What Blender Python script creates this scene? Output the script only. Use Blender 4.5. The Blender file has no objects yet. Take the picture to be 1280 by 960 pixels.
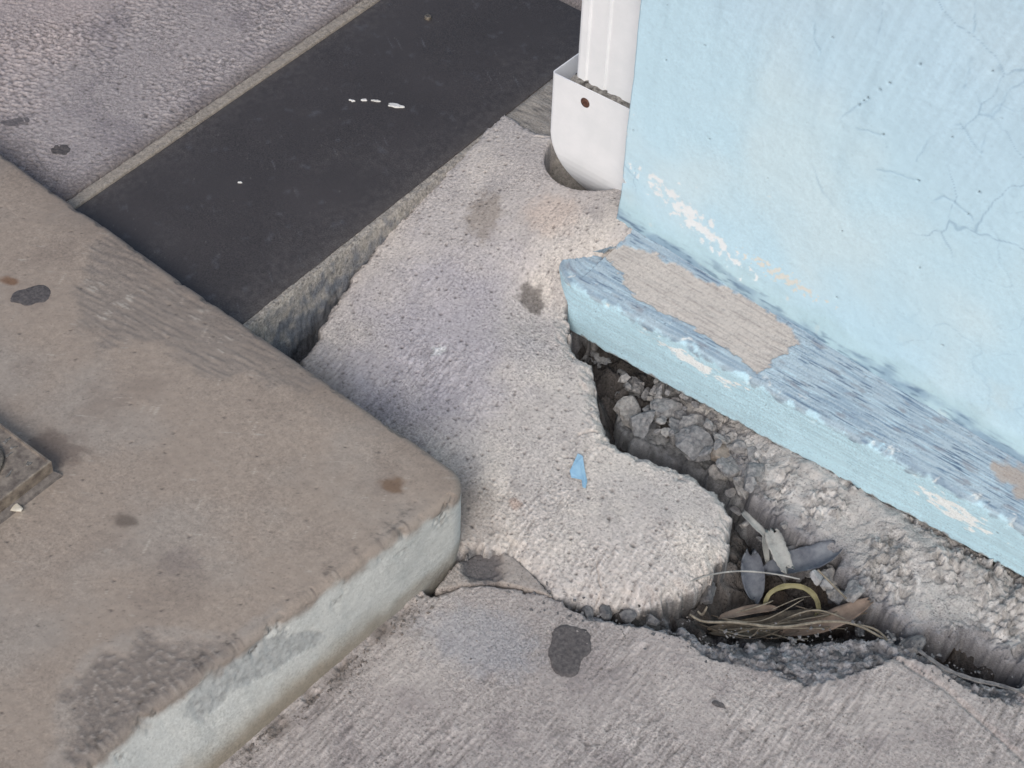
import bpy, math, random
import numpy as np
from mathutils import Matrix, Vector

scene = bpy.context.scene
# ------------------------------------------------------------------ camera
cam_data = bpy.data.cameras.new("camera")
cam = bpy.data.objects.new("camera", cam_data)
scene.collection.objects.link(cam)
cam_data.sensor_fit = 'HORIZONTAL'
cam_data.sensor_width = 36.0
cam_data.lens = 1860.0 / 1280.0 * 36.0
cam_data.clip_start = 0.02
cam_data.clip_end = 500.0
cam.matrix_world = Matrix([[0.7619576, -0.4955113, 0.4170003, 0.70166], [0.6472924, 0.5619933, -0.5149525, -0.78352], [0.0208134, 0.6622931, 0.7489557, 1.5], [0, 0, 0, 1]])
scene.camera = cam
# ------------------------------------------------------------------ sky, sun, exposure
SUN_EL, SUN_AZ = math.radians(42), math.radians(-62)      # azimuth measured from +X in the plan (light comes from there)
world = bpy.data.worlds.new("World")
scene.world = world
world.use_nodes = True
wn = world.node_tree.nodes
wl = world.node_tree.links
wn.clear()
w_out = wn.new("ShaderNodeOutputWorld")
w_bg = wn.new("ShaderNodeBackground")
w_sky = wn.new("ShaderNodeTexSky")
w_sky.sky_type = 'NISHITA'
w_sky.sun_disc = False
w_sky.sun_elevation = SUN_EL
w_sky.sun_rotation = math.pi / 2 - SUN_AZ
w_sky.dust_density = 3.0
w_sky.air_density = 1.0
w_sky.ozone_density = 0.8
w_bg.inputs["Strength"].default_value = 0.12
wl.new(w_sky.outputs[0], w_bg.inputs["Color"])
wl.new(w_bg.outputs[0], w_out.inputs["Surface"])
sun_data = bpy.data.lights.new("sun", 'SUN')
sun_data.energy = 1.5
sun_data.angle = math.radians(28)
sun_data.color = (1.0, 0.97, 0.93)
sun = bpy.data.objects.new("sun", sun_data)
scene.collection.objects.link(sun)
sd = Vector((math.cos(SUN_EL) * math.cos(SUN_AZ), math.cos(SUN_EL) * math.sin(SUN_AZ), math.sin(SUN_EL)))
sun.rotation_euler = sd.to_track_quat('Z', 'Y').to_euler()
sun.location = (0, 0, 4)
scene.view_settings.view_transform = 'Standard'
scene.view_settings.look = 'None'
scene.view_settings.gamma = 1.0
scene.view_settings.exposure = 0.0
scene.view_settings.use_curve_mapping = False

rnd = random.Random(7)
# ------------------------------------------------------------------ numpy noise
_rs = np.random.RandomState(11)
_perm = _rs.permutation(4096)
_grad = _rs.uniform(0, 2 * np.pi, 4096)
_gx, _gy = np.cos(_grad), np.sin(_grad)
_r1, _r2, _r3 = _rs.rand(4096), _rs.rand(4096), _rs.rand(4096)

def _h(i, j, seed):
    return _perm[(_perm[(i + seed * 131) & 4095] + j) & 4095]

def perlin(x, y, seed=0):
    xi = np.floor(x).astype(np.int64); yi = np.floor(y).astype(np.int64)
    fx = x - xi; fy = y - yi
    u = fx * fx * fx * (fx * (fx * 6 - 15) + 10); v = fy * fy * fy * (fy * (fy * 6 - 15) + 10)
    def g(dx, dy):
        h = _h(xi + dx, yi + dy, seed)
        return _gx[h] * (fx - dx) + _gy[h] * (fy - dy)
    a = g(0, 0); b = g(1, 0); c = g(0, 1); d = g(1, 1)
    return (a + (b - a) * u + (c - a) * v + (a - b - c + d) * u * v) * 1.5

def fbm(x, y, scale, octaves=4, seed=0, gain=0.5):
    s = 0.0; a = 1.0; t = 0.0
    for o in range(octaves):
        s = s + a * perlin(x * scale + 17.3 * o, y * scale - 9.1 * o, seed + o); t += a
        a *= gain; scale *= 2.03
    return s / t

def worley(x, y, scale, seed=0):
    """distance to the nearest feature point in cells, its random value, and F2-F1"""
    x = x * scale; y = y * scale
    xi = np.floor(x).astype(np.int64); yi = np.floor(y).astype(np.int64)
    f1 = np.full(x.shape, 9.0); f2 = np.full(x.shape, 9.0); r = np.zeros(x.shape)
    for dx in (-1, 0, 1):
        for dy in (-1, 0, 1):
            h = _h(xi + dx, yi + dy, seed)
            d = np.hypot(xi + dx + _r1[h] - x, yi + dy + _r2[h] - y)
            n = d < f1
            f2 = np.where(n, f1, np.minimum(f2, d)); r = np.where(n, _r3[h], r); f1 = np.where(n, d, f1)
    return f1, r, f2 - f1

def facets(x, y, scale, seed=0, tilt=1.2):
    """broken-stone relief: every cell is a tilted flat face at its own height"""
    x = x * scale + 0.35 * perlin(x * scale * 1.7, y * scale * 1.7, seed + 7); y = y * scale + 0.35 * perlin(x * 1.3, y * scale * 1.7, seed + 8)
    xi = np.floor(x).astype(np.int64); yi = np.floor(y).astype(np.int64)
    f1 = np.full(x.shape, 9.0); z = np.zeros(x.shape); rv = np.zeros(x.shape)
    for dx in (-1, 0, 1):
        for dy in (-1, 0, 1):
            h = _h(xi + dx, yi + dy, seed)
            ex = x - (xi + dx + _r1[h]); ey = y - (yi + dy + _r2[h]); d = np.hypot(ex, ey); n = d < f1
            z = np.where(n, _r3[h] - 0.5 + tilt * (_gx[h] * ex + _gy[h] * ey) * _r1[h], z); rv = np.where(n, _r2[h], rv); f1 = np.where(n, d, f1)
    return z, rv

def rot(x, y, deg):
    c, s = math.cos(math.radians(deg)), math.sin(math.radians(deg))
    return c * x + s * y, -s * x + c * y

def sst(a, b, x):
    t = np.clip((x - a) / (b - a), 0, 1)
    return t * t * (3 - 2 * t)

def pits(x, y, scale, seed, dens=0.3, rad=0.35):
    f, r, _ = worley(x, y, scale, seed)
    rr = rad * (0.4 + r / max(dens, 1e-3) * 0.6)
    return np.where(r < dens, np.clip(1 - f / rr, 0, 1), 0.0) ** 0.6

def poly_sd(x, y, poly):
    """signed distance to a closed polygon, positive inside"""
    x = np.asarray(x, float); y = np.asarray(y, float)
    best = np.full(x.shape, 1e9); ins = np.zeros(x.shape, bool)
    n = len(poly)
    for i in range(n):
        ax, ay = poly[i]; bx, by = poly[(i + 1) % n]
        ex, ey = bx - ax, by - ay
        t = np.clip(((x - ax) * ex + (y - ay) * ey) / (ex * ex + ey * ey + 1e-12), 0, 1)
        best = np.minimum(best, (x - ax - t * ex) ** 2 + (y - ay - t * ey) ** 2)
        c = (ay > y) != (by > y)
        ins ^= c & (x < ex * (y - ay) / (ey if abs(ey) > 1e-12 else 1e-12) + ax)
    d = np.sqrt(best)
    return np.where(ins, d, -d)

def line_d(x, y, pts):
    best = np.full(np.shape(x), 1e9)
    for (ax, ay), (bx, by) in zip(pts[:-1], pts[1:]):
        ex, ey = bx - ax, by - ay
        t = np.clip(((x - ax) * ex + (y - ay) * ey) / (ex * ex + ey * ey + 1e-12), 0, 1)
        best = np.minimum(best, (x - ax - t * ex) ** 2 + (y - ay - t * ey) ** 2)
    return np.sqrt(best)

def blob(x, y, cx, cy, rx, ry, ang=0, seed=0, rough=0.35, ns=60):
    """soft irregular spot: 1 in the middle, 0 outside"""
    px, py = rot(x - cx, y - cy, ang)
    return 1 - np.hypot(px / rx, py / ry) + rough * fbm(x, y, ns, 3, seed)

class RBF:
    def __init__(self, pts, k=0.02):
        p = np.array(pts, float); self.p = p[:, :2]; n = len(p)
        A = np.zeros((n + 3, n + 3)); r = np.hypot(p[:, None, 0] - p[None, :, 0], p[:, None, 1] - p[None, :, 1])
        A[:n, :n] = r + np.eye(n) * k; A[:n, n] = 1; A[n, :n] = 1; A[:n, n + 1:] = self.p; A[n + 1:, :n] = self.p.T
        self.w = np.linalg.solve(A, np.concatenate([p[:, 2], [0, 0, 0]]))
    def __call__(self, x, y):
        s = self.w[-3] + self.w[-2] * x + self.w[-1] * y
        for (a, b), w in zip(self.p, self.w[:-3]):
            s = s + w * np.sqrt((x - a) ** 2 + (y - b) ** 2 + 4e-4)
        return s

def lin(c):
    c = np.asarray(c, float) / 255.0
    return np.where(c <= 0.04045, c / 12.92, ((c + 0.055) / 1.055) ** 2.4)

def mixc(a, b, t):
    t = np.clip(t, 0, 1)[..., None]
    return a * (1 - t) + np.asarray(b) * t

# ------------------------------------------------------------------ materials
def surf_mat(name, rough=0.85, fine=700, cvar=0.28, bump=0.5, bdist=0.0012, pit=0.35, spec=0.3, pitscale=330):
    """albedo comes from the mesh's own colour attribute; fine grain, tiny pits and relief are procedural"""
    m = bpy.data.materials.new(name); m.use_nodes = True
    n = m.node_tree.nodes; l = m.node_tree.links
    b = n["Principled BSDF"]
    b.inputs["Specular IOR Level"].default_value = spec
    at = n.new("ShaderNodeAttribute"); at.attribute_name = "alb"
    tc = n.new("ShaderNodeTexCoord")
    nz = n.new("ShaderNodeTexNoise"); nz.inputs["Scale"].default_value = fine; nz.inputs["Detail"].default_value = 3; nz.inputs["Roughness"].default_value = 0.7
    l.new(tc.outputs["Object"], nz.inputs["Vector"])
    vr = n.new("ShaderNodeTexVoronoi"); vr.inputs["Scale"].default_value = pitscale
    l.new(tc.outputs["Object"], vr.inputs["Vector"])
    pr = n.new("ShaderNodeMapRange"); pr.inputs[1].default_value = 0.02; pr.inputs[2].default_value = 0.30
    pr.inputs[3].default_value = 1 - pit; pr.inputs[4].default_value = 1.0
    l.new(vr.outputs["Distance"], pr.inputs[0])
    cr = n.new("ShaderNodeMapRange"); cr.inputs[1].default_value = 0.3; cr.inputs[2].default_value = 0.7
    cr.inputs[3].default_value = 1 - cvar; cr.inputs[4].default_value = 1 + cvar; cr.clamp = False
    l.new(nz.outputs[0], cr.inputs[0])
    big = n.new("ShaderNodeTexNoise"); big.inputs["Scale"].default_value = 9.0; big.inputs["Detail"].default_value = 3
    l.new(tc.outputs["Object"], big.inputs["Vector"])
    bm_ = n.new("ShaderNodeMapRange"); bm_.inputs[1].default_value = 0.35; bm_.inputs[2].default_value = 0.65; bm_.inputs[3].default_value = 0.25; bm_.inputs[4].default_value = 1.0
    l.new(big.outputs[0], bm_.inputs[0])
    mg = n.new("ShaderNodeMix"); mg.data_type = 'FLOAT'; mg.inputs[2].default_value = 1.0
    l.new(bm_.outputs[0], mg.inputs[0]); l.new(cr.outputs[0], mg.inputs[3])
    mu = n.new("ShaderNodeMath"); mu.operation = 'MULTIPLY'
    l.new(mg.outputs[0], mu.inputs[0]); l.new(pr.outputs[0], mu.inputs[1])
    vm = n.new("ShaderNodeVectorMath"); vm.operation = 'SCALE'
    l.new(at.outputs["Color"], vm.inputs[0]); l.new(mu.outputs[0], vm.inputs["Scale"])
    l.new(vm.outputs[0], b.inputs["Base Color"])
    rr = n.new("ShaderNodeMapRange"); rr.inputs[3].default_value = rough - 0.08; rr.inputs[4].default_value = min(1, rough + 0.08)
    l.new(nz.outputs[0], rr.inputs[0]); l.new(rr.outputs[0], b.inputs["Roughness"])
    bp = n.new("ShaderNodeBump"); bp.inputs["Strength"].default_value = bump; bp.inputs["Distance"].default_value = bdist
    l.new(mu.outputs[0], bp.inputs["Height"]); l.new(bp.outputs[0], b.inputs["Normal"])
    return m

def plain_mat(name, c1, c2, scale=60, rough=0.6, bump=0.3, bdist=0.001, metal=0.0, spec=0.4, stretch=(1, 1, 1), detail=5):
    m = bpy.data.materials.new(name); m.use_nodes = True
    n = m.node_tree.nodes; l = m.node_tree.links
    b = n["Principled BSDF"]; b.inputs["Metallic"].default_value = metal; b.inputs["Specular IOR Level"].default_value = spec
    tc = n.new("ShaderNodeTexCoord"); mp = n.new("ShaderNodeMapping"); mp.inputs["Scale"].default_value = stretch
    l.new(tc.outputs["Object"], mp.inputs[0])
    nz = n.new("ShaderNodeTexNoise"); nz.inputs["Scale"].default_value = scale; nz.inputs["Detail"].default_value = detail; nz.inputs["Roughness"].default_value = 0.65
    l.new(mp.outputs[0], nz.inputs["Vector"])
    cr = n.new("ShaderNodeValToRGB"); cr.color_ramp.elements[0].position = 0.35; cr.color_ramp.elements[1].position = 0.65
    cr.color_ramp.elements[0].color = (*lin(c1), 1); cr.color_ramp.elements[1].color = (*lin(c2), 1)
    l.new(nz.outputs[0], cr.inputs[0]); l.new(cr.outputs[0], b.inputs["Base Color"])
    b.inputs["Roughness"].default_value = rough
    bp = n.new("ShaderNodeBump"); bp.inputs["Strength"].default_value = bump; bp.inputs["Distance"].default_value = bdist
    l.new(nz.outputs[0], bp.inputs["Height"]); l.new(bp.outputs[0], b.inputs["Normal"])
    return m

M = {}
M['concrete'] = surf_mat("concrete", 0.92, 330, 0.44, 0.8, 0.0013, 0.45, 0.25, 230)
M['slab'] = surf_mat("infill_concrete", 0.92, 330, 0.42, 0.7, 0.0012, 0.45, 0.25, 210)
M['rubble'] = surf_mat("rubble", 0.95, 420, 0.34, 0.9, 0.002, 0.4, 0.2, 260)
M['paint'] = surf_mat("wall_paint", 0.6, 220, 0.06, 0.35, 0.0008, 0.06, 0.35, 120)
M['plinth_paint'] = surf_mat("plinth_paint", 0.75, 330, 0.20, 0.55, 0.001, 0.25, 0.3, 240)
M['tread'] = surf_mat("tread_screed", 0.82, 280, 0.22, 0.45, 0.0009, 0.20, 0.35, 190)
M['cover'] = surf_mat("cover_rubber", 0.6, 420, 0.55, 0.4, 0.0007, 0.2, 0.45, 400)
M['soil'] = surf_mat("soil", 1.0, 300, 0.4, 1.0, 0.003, 0.4, 0.1, 200)
M['pipe'] = plain_mat("pipe_white", (232, 234, 236), (240, 241, 243), 25, 0.42, 0.05, 0.0008, 0, 0.5)
M['pipe_dirt'] = plain_mat("pipe_grime", (52, 49, 46), (150, 147, 142), 130, 0.9, 0.6, 0.001)
M['rust'] = plain_mat("rusty_screw", (62, 40, 36), (110, 78, 64), 300, 0.8, 0.6, 0.0008, 0.2)
M['gum'] = plain_mat("dark_spot", (70, 67, 68), (104, 99, 98), 220, 0.8, 0.6, 0.0008)
M['brass'] = plain_mat("tarnished_brass", (112, 102, 94), (164, 152, 138), 90, 0.55, 0.5, 0.0008, 0.35)
M['mortar'] = plain_mat("mortar_bed", (98, 92, 88), (130, 122, 116), 160, 0.9, 0.8, 0.0015)
M['wire'] = plain_mat("dull_metal", (96, 90, 84), (150, 140, 126), 200, 0.5, 0.4, 0.0006, 0.5)
M['pebble_white'] = plain_mat("pale_pebble", (196, 188, 172), (222, 216, 202), 90, 0.7, 0.3, 0.001)
M['stone'] = plain_mat("rubble_stone", (78, 79, 83), (128, 126, 125), 110, 0.92, 0.9, 0.002)
M['straw'] = plain_mat("dry_straw", (104, 96, 84), (146, 138, 124), 120, 0.8, 0.3, 0.0006)
M['straw_dark'] = plain_mat("weathered_straw", (74, 66, 58), (108, 98, 85), 120, 0.85, 0.3, 0.0006)
M['leaf_grey'] = plain_mat("grey_leaf", (84, 88, 98), (124, 128, 134), 40, 0.85, 0.5, 0.001, stretch=(1, 1, 1))
M['leaf_pale'] = plain_mat("pale_splinter", (130, 129, 126), (168, 167, 162), 60, 0.8, 0.5, 0.001)
M['leaf_brown'] = plain_mat("brown_leaf", (100, 86, 76), (134, 118, 106), 50, 0.8, 0.5, 0.001)
M['strap'] = plain_mat("yellow_strap", (98, 94, 66), (134, 128, 94), 70, 0.6, 0.3, 0.0006)
M['chip_blue'] = plain_mat("blue_paint_flake", (138, 178, 206), (158, 194, 216), 80, 0.6, 0.2, 0.0006)
M['white_drip'] = plain_mat("white_paint_drip", (205, 204, 200), (232, 231, 228), 120, 0.6, 0.2, 0.0006)

# ------------------------------------------------------------------ mesh helpers
COL = scene.collection

def tag(o, label=None, cat=None, group=None, kind=None):
    if label: o["label"] = label
    if cat: o["category"] = cat
    if group: o["group"] = group
    if kind: o["kind"] = kind
    return o

def empty(name, loc):
    o = bpy.data.objects.new(name, None); o.empty_display_size = 0.02
    o.location = loc; COL.objects.link(o)
    return o

def link(me, name, mat, parent=None):
    o = bpy.data.objects.new(name, me); COL.objects.link(o)
    if mat is not None: me.materials.append(mat)
    if parent is not None:
        o.parent = parent
        o.matrix_parent_inverse = Matrix.Translation(-Vector(parent.location)) if parent.type == 'EMPTY' else Matrix.Identity(4)
    return o

def grid_obj(name, V, alb, mat, parent=None, keep=None, smooth=True, flip=False):
    """V (n,m,3) vertex grid; keep (n-1,m-1) faces kept; alb (n,m,3) linear albedo"""
    n, m = V.shape[:2]
    idx = np.arange(n * m).reshape(n, m)
    q = np.stack([idx[:-1, :-1], idx[1:, :-1], idx[1:, 1:], idx[:-1, 1:]], -1)
    if flip: q = q[..., ::-1]
    q = q[keep] if keep is not None else q.reshape(-1, 4)
    used = np.unique(q); mp = np.full(n * m, -1); mp[used] = np.arange(len(used)); q = mp[q]
    v = V.reshape(-1, 3)[used]
    me = bpy.data.meshes.new(name)
    me.vertices.add(len(v)); me.vertices.foreach_set("co", v.astype(np.float32).ravel())
    nf = len(q); me.loops.add(nf * 4); me.loops.foreach_set("vertex_index", q.astype(np.int32).ravel())
    me.polygons.add(nf); me.polygons.foreach_set("loop_start", np.arange(0, nf * 4, 4, dtype=np.int32))
    me.update(calc_edges=True)
    me.polygons.foreach_set("use_smooth", np.full(nf, smooth))
    if alb is not None:
        a = me.attributes.new("alb", 'FLOAT_COLOR', 'POINT')
        c = np.ones((len(v), 4), np.float32); c[:, :3] = np.clip(alb.reshape(-1, 3)[used], 0.004, 0.9)
        a.data.foreach_set("color", c.ravel())
    me.update()
    return link(me, name, mat, parent)

def py_obj(name, verts, faces, mat, parent=None, smooth=False):
    me = bpy.data.meshes.new(name); me.from_pydata([tuple(v) for v in verts], [], faces); me.update()
    if smooth: me.polygons.foreach_set("use_smooth", [True] * len(me.polygons))
    return link(me, name, mat, parent)

def axis(a, b, h, lo, hi, g=1.3):
    c = list(np.arange(a, b + h * 0.5, h)); s = h; x = c[-1]
    while x < hi - 1e-6:
        s *= g; x = min(hi, x + s); c.append(x)
    s = h; x = c[0]
    while x > lo + 1e-6:
        s *= g; x = max(lo, x - s); c.insert(0, x)
    return np.array(c)

def slab(name, X, Y, top, poly, alb_f, mat, depth=0.12, wall=0.006, edge_n=0.004, round_r=0.008, parent=None, seed=0, ns=70, jag=0.0):
    """sheet with its real top relief and broken sides that drop all round the outline"""
    d = poly_sd(X, Y, poly) + jag * facets(X, Y, 38, seed + 9)[0] + edge_n * fbm(X, Y, ns, 4, seed) + edge_n * 0.2 * fbm(X, Y, ns * 4, 2, seed + 3)
    z = top(X, Y, d)
    z = z - round_r * np.clip(1 - d / round_r, 0, 1) ** 2 * (d > -1) * 0.6
    q = np.clip(-d / wall, 0, 1)
    dr = 0.45 * sst(0.0, 0.22, q) + 0.55 * q ** 1.2
    if callable(depth): depth = depth(X, Y)
    z = z - depth * dr + depth / 0.12 * (0.020 * facets(X, Y, 75, seed + 5)[0] + 0.009 * facets(X, Y, 200, seed + 6)[0]) * sst(0.0, 0.3, q)
    keepv = d > -wall * 1.6
    keep = keepv[:-1, :-1] | keepv[1:, :-1] | keepv[1:, 1:] | keepv[:-1, 1:]
    return grid_obj(name, np.stack([X, Y, z], -1), alb_f(X, Y, d), mat, parent, keep)

def tube(name, pts, r, mat, parent=None, seg=6, taper=True):
    pts = [Vector(p) for p in pts]; V = []; F = []
    n = len(pts)
    for i, p in enumerate(pts):
        t = (pts[min(i + 1, n - 1)] - pts[max(i - 1, 0)]).normalized()
        a = t.cross(Vector((0, 0, 1)));  a = a.normalized() if a.length > 1e-4 else Vector((1, 0, 0))
        b = t.cross(a)
        k = r * (0.55 + 0.45 * math.sin(math.pi * (0.15 + 0.7 * i / (n - 1)))) if taper else r
        for s in range(seg):
            an = 2 * math.pi * s / seg
            V.append(p + (a * math.cos(an) + b * math.sin(an)) * k)
    for i in range(n - 1):
        for s in range(seg):
            F.append((i * seg + s, i * seg + (s + 1) % seg, (i + 1) * seg + (s + 1) % seg, (i + 1) * seg + s))
    F.append(tuple(range(seg))[::-1]); F.append(tuple(range((n - 1) * seg, n * seg)))
    return py_obj(name, V, F, mat, parent, True)

def smooth_path(pts, n=24):
    p = np.array(pts, float); k = len(p); t = np.linspace(0, k - 1, n); out = []
    for u in t:
        i = min(int(u), k - 2); f = u - i
        p0, p1, p2, p3 = p[max(i - 1, 0)], p[i], p[i + 1], p[min(i + 2, k - 1)]
        out.append(0.5 * (2 * p1 + (p2 - p0) * f + (2 * p0 - 5 * p1 + 4 * p2 - p3) * f * f + (3 * p1 - p0 - 3 * p2 + p3) * f ** 3))
    return out

def ribbon(name, pts, w, mat, curl=0.25, thick=0.0012, up=(0, 0, 1), n=18, ragged=0.12, seed=1, parent=None, point=False):
    """a dry blade or strip: curved across its width, with thickness and ragged ends"""
    P = smooth_path(pts, n); rr = random.Random(seed); V = []; F = []; m = 7
    upv = Vector(up)
    for i, p in enumerate(P):
        t = Vector(P[min(i + 1, n - 1)] - P[max(i - 1, 0)]).normalized()
        s = t.cross(upv).normalized(); nn = s.cross(t)
        u = i / (n - 1)
        k = 0.5 * w * (0.72 + 0.28 * math.sin(math.pi * min(1, u * 1.1))) * (1 + ragged * rr.uniform(-1, 1))
        if point: k = 0.5 * w * (0.06 + 0.94 * math.sin(math.pi * min(1, 0.04 + 0.96 * u)) ** 0.6)
        for side in (0, 1):
            for j in range(m):
                a = j / (m - 1) * 2 - 1
                off = s * (a * k) + nn * (curl * w * (a * a - 0.4) - side * thick + 0.03 * w * rr.uniform(-1, 1))
                e = t * (rr.uniform(-1, 1) * w * 0.22 if i in (0, n - 1) else 0)
                V.append(Vector(p) + off + e)
    st = 2 * m
    for i in range(n - 1):
        for j in range(m - 1):
            a = i * st + j
            F.append((a, a + 1, a + st + 1, a + st))
            b = a + m
            F.append((b, b + st, b + st + 1, b + 1))
        a = i * st
        F.append((a, a + st, a + st + m, a + m))
        a = i * st + m - 1
        F.append((a, a + m, a + st + m, a + st))
    for i in (0, n - 1):
        for j in range(m - 1):
            a = i * st + j
            F.append((a, a + m, a + m + 1, a + 1) if i == 0 else (a, a + 1, a + m + 1, a + m))
    return py_obj(name, V, F, mat, parent, True)

def stone(name, c, r, seed, mat, sq=(1, 1, 1), rough=0.35, sub=3, parent=None):
    import bmesh
    bm = bmesh.new(); bmesh.ops.create_icosphere(bm, subdivisions=sub, radius=1.0)
    rr = np.random.RandomState(seed)
    pl = rr.normal(size=(9, 3)); pl /= np.linalg.norm(pl, axis=1)[:, None]; off = rr.uniform(0.36, 0.78, 9)
    for v in bm.verts:
        p = np.array(v.co); k = 1.0
        s = pl @ p
        k = min(1.0, min((off[i] / s[i]) for i in range(9) if s[i] > 0.05) if (s > 0.05).any() else 1.0)
        nz = perlin(np.array([p[0] * 3 + seed]), np.array([p[1] * 3 + p[2] * 2.3]), seed)[0]
        v.co = Vector(p * (k + rough * 0.12 * nz))
        v.co = Vector((v.co.x * r * sq[0], v.co.y * r * sq[1], v.co.z * r * sq[2]))
    me = bpy.data.meshes.new(name); bm.to_mesh(me); bm.free()
    o = link(me, name, mat, parent); o.location = c; o.rotation_euler = (rr.uniform(0, 0.6), rr.uniform(0, 0.6), rr.uniform(0, 6))
    return o

# ------------------------------------------------------------------ levels (metres above the front pavement)
Z_STEP, Z_REAR, Z_PLINTH = 0.130, 0.085, 0.090
H = 0.0016

# ================================================================== GROUND AND CAVITY BED
CAV = [(-0.1728, 0.4007), (-0.1006, 0.392), (-0.0519, 0.3748), (0.0494, 0.3675), (0.1705, 0.3999), (0.2402, 0.3897), (0.341, 0.3263), (0.4298, 0.2939), (0.5043, 0.2989), (0.5939, 0.3304), (0.6163, 0.3073), (0.5109, 0.2681), (0.4504, 0.2593), (0.3703, 0.1895), (0.2767, 0.1227), (0.2387, 0.1424), (0.2386, 0.2367), (0.199, 0.2847), (0.1339, 0.3052), (0.0507, 0.2766), (-0.0067, 0.29), (-0.0545, 0.3334), (-0.1355, 0.3816)]
POCKET = [(-0.4254, 0.0682), (-0.453, 0.1247), (-0.445, 0.1948), (-0.4538, 0.2518), (-0.3989, 0.1726), (-0.3577, 0.1082), (-0.3531, 0.0734)]
def soil_top(X, Y):
    d = poly_sd(X, Y, CAV)
    z = -0.055 - 0.050 * sst(-0.01, 0.045, d)
    z = z + 0.028 * sst(0.12, 0.08, Y) * sst(0.40, 0.30, X)
    pk = poly_sd(X, Y, POCKET)
    z = z - 0.12 * sst(-0.02, 0.02, pk)
    fz, r = facets(X, Y, 45, 3)
    z = z + 0.020 * fz + 0.012 * fbm(X, Y, 35, 5, 21) + 0.004 * fbm(X, Y, 180, 3, 22)
    return z, d, r
gx = axis(-0.47, 0.72, 0.003, -12, 12); gy = axis(-0.08, 0.62, 0.003, -12, 12)
X, Y = np.meshgrid(gx, gy, indexing='ij')
z, d, r = soil_top(X, Y)
far = np.maximum(np.abs(X), np.abs(Y)) > 1.2
z = np.where(far, -0.06, z)
a = lin((96, 92, 90)) * (0.7 + 0.5 * r + 0.5 * fbm(X, Y, 60, 4, 5))[..., None]
a = mixc(a, lin((92, 80, 70)), 0.8 * sst(-0.1, 0.4, fbm(X, Y, 14, 3, 8)) * sst(0.22, 0.30, X))
tag(grid_obj("soil_bed", np.stack([X, Y, z], -1), a, M['soil']), kind='structure')
# wide ground sheet under everything, out to the horizon
tag(py_obj("ground", [(-200, -200, -0.16), (200, -200, -0.16), (200, 200, -0.16), (-200, 200, -0.16)], [(0, 1, 2, 3)], M['mortar']), kind='structure')

# ================================================================== FRONT PAVEMENT
FRONT_EDGE = [(0.0105, -0.0695), (0.0296, -0.0407), (0.0592, -0.0087), (0.0948, 0.0087), (0.1252, 0.0201), (0.1516, 0.0223), (0.188, 0.0452), (0.222, 0.0631), (0.2604, 0.0907), (0.2902, 0.0977), (0.3282, 0.1251), (0.3643, 0.1638), (0.4048, 0.1962), (0.4493, 0.2307), (0.4708, 0.2494), (0.5073, 0.2511), (0.5416, 0.2555), (0.5725, 0.2656), (0.609, 0.2836)]
PAVE = [(-0.06, FRONT_EDGE[0][1] - 0.01)] + FRONT_EDGE + [(1.2, 0.355), (9, 0.30), (9, -9), (-0.06, -9)]
SPALL = [(0.1338, 0.0216), (0.175, 0.0235), (0.228, 0.0552), (0.2701, 0.0774), (0.3138, 0.0725), (0.3496, 0.0939), (0.3766, 0.1034), (0.4207, 0.1197), (0.4429, 0.1528), (0.4653, 0.1863), (0.4811, 0.2226), (0.5138, 0.2397), (0.5687, 0.2347), (0.6222, 0.2582), (0.6051, 0.2912), (0.4974, 0.2683), (0.3616, 0.1938), (0.2506, 0.1042)]
GUM_FRONT = (0.1811, -0.0218)
def pave_top(X, Y, d):
    bx, by = rot(X, Y, 4)
    br = fbm(bx * 270, by * 28, 1, 3, 31) * (0.55 + 0.6 * sst(-0.3, 0.3, fbm(X, Y, 6, 2, 33)))
    z = 0.0017 * br + 0.0013 * fbm(X, Y, 210, 3, 34) + 0.004 * fbm(X, Y, 3.0, 3, 35)
    z = z - 0.0016 * pits(X, Y, 90, 36, 0.22, 0.30) * sst(-0.2, 0.3, fbm(X, Y, 9, 2, 39))
    sp = poly_sd(X, Y, SPALL) + 0.006 * fbm(X, Y, 60, 4, 37)
    s = sst(-0.001, 0.004, sp)
    f, r, e = worley(X, Y, 130, 38)
    z = z - s * (0.004 + 0.010 * sst(0.0, 0.05, sp) + 0.006 * sst(0.03, 0.0, d)) + s * (0.0055 * facets(X, Y, 110, 38)[0] + 0.003 * facets(X, Y, 260, 43)[0] + 0.006 * fbm(X, Y, 45, 3, 40))
    # worn hollow joint lines on the right
    ln = line_d(X, Y, [(0.4579, 0.2166), (0.5402, 0.2209), (0.5975, 0.2099), (0.6641, 0.1963)])
    z = z - 0.004 * np.clip(1 - (ln + 0.002 * fbm(X, Y, 90, 2, 41)) / 0.005, 0, 1)
    lip = sst(0.010, 0.0, np.abs(X - 0.0)) * (Y < -0.02)          # crumbling strip against the riser
    z = z - 0.004 * lip * sst(0.0, 0.3, fbm(X, Y, 40, 3, 42))
    return z
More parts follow.
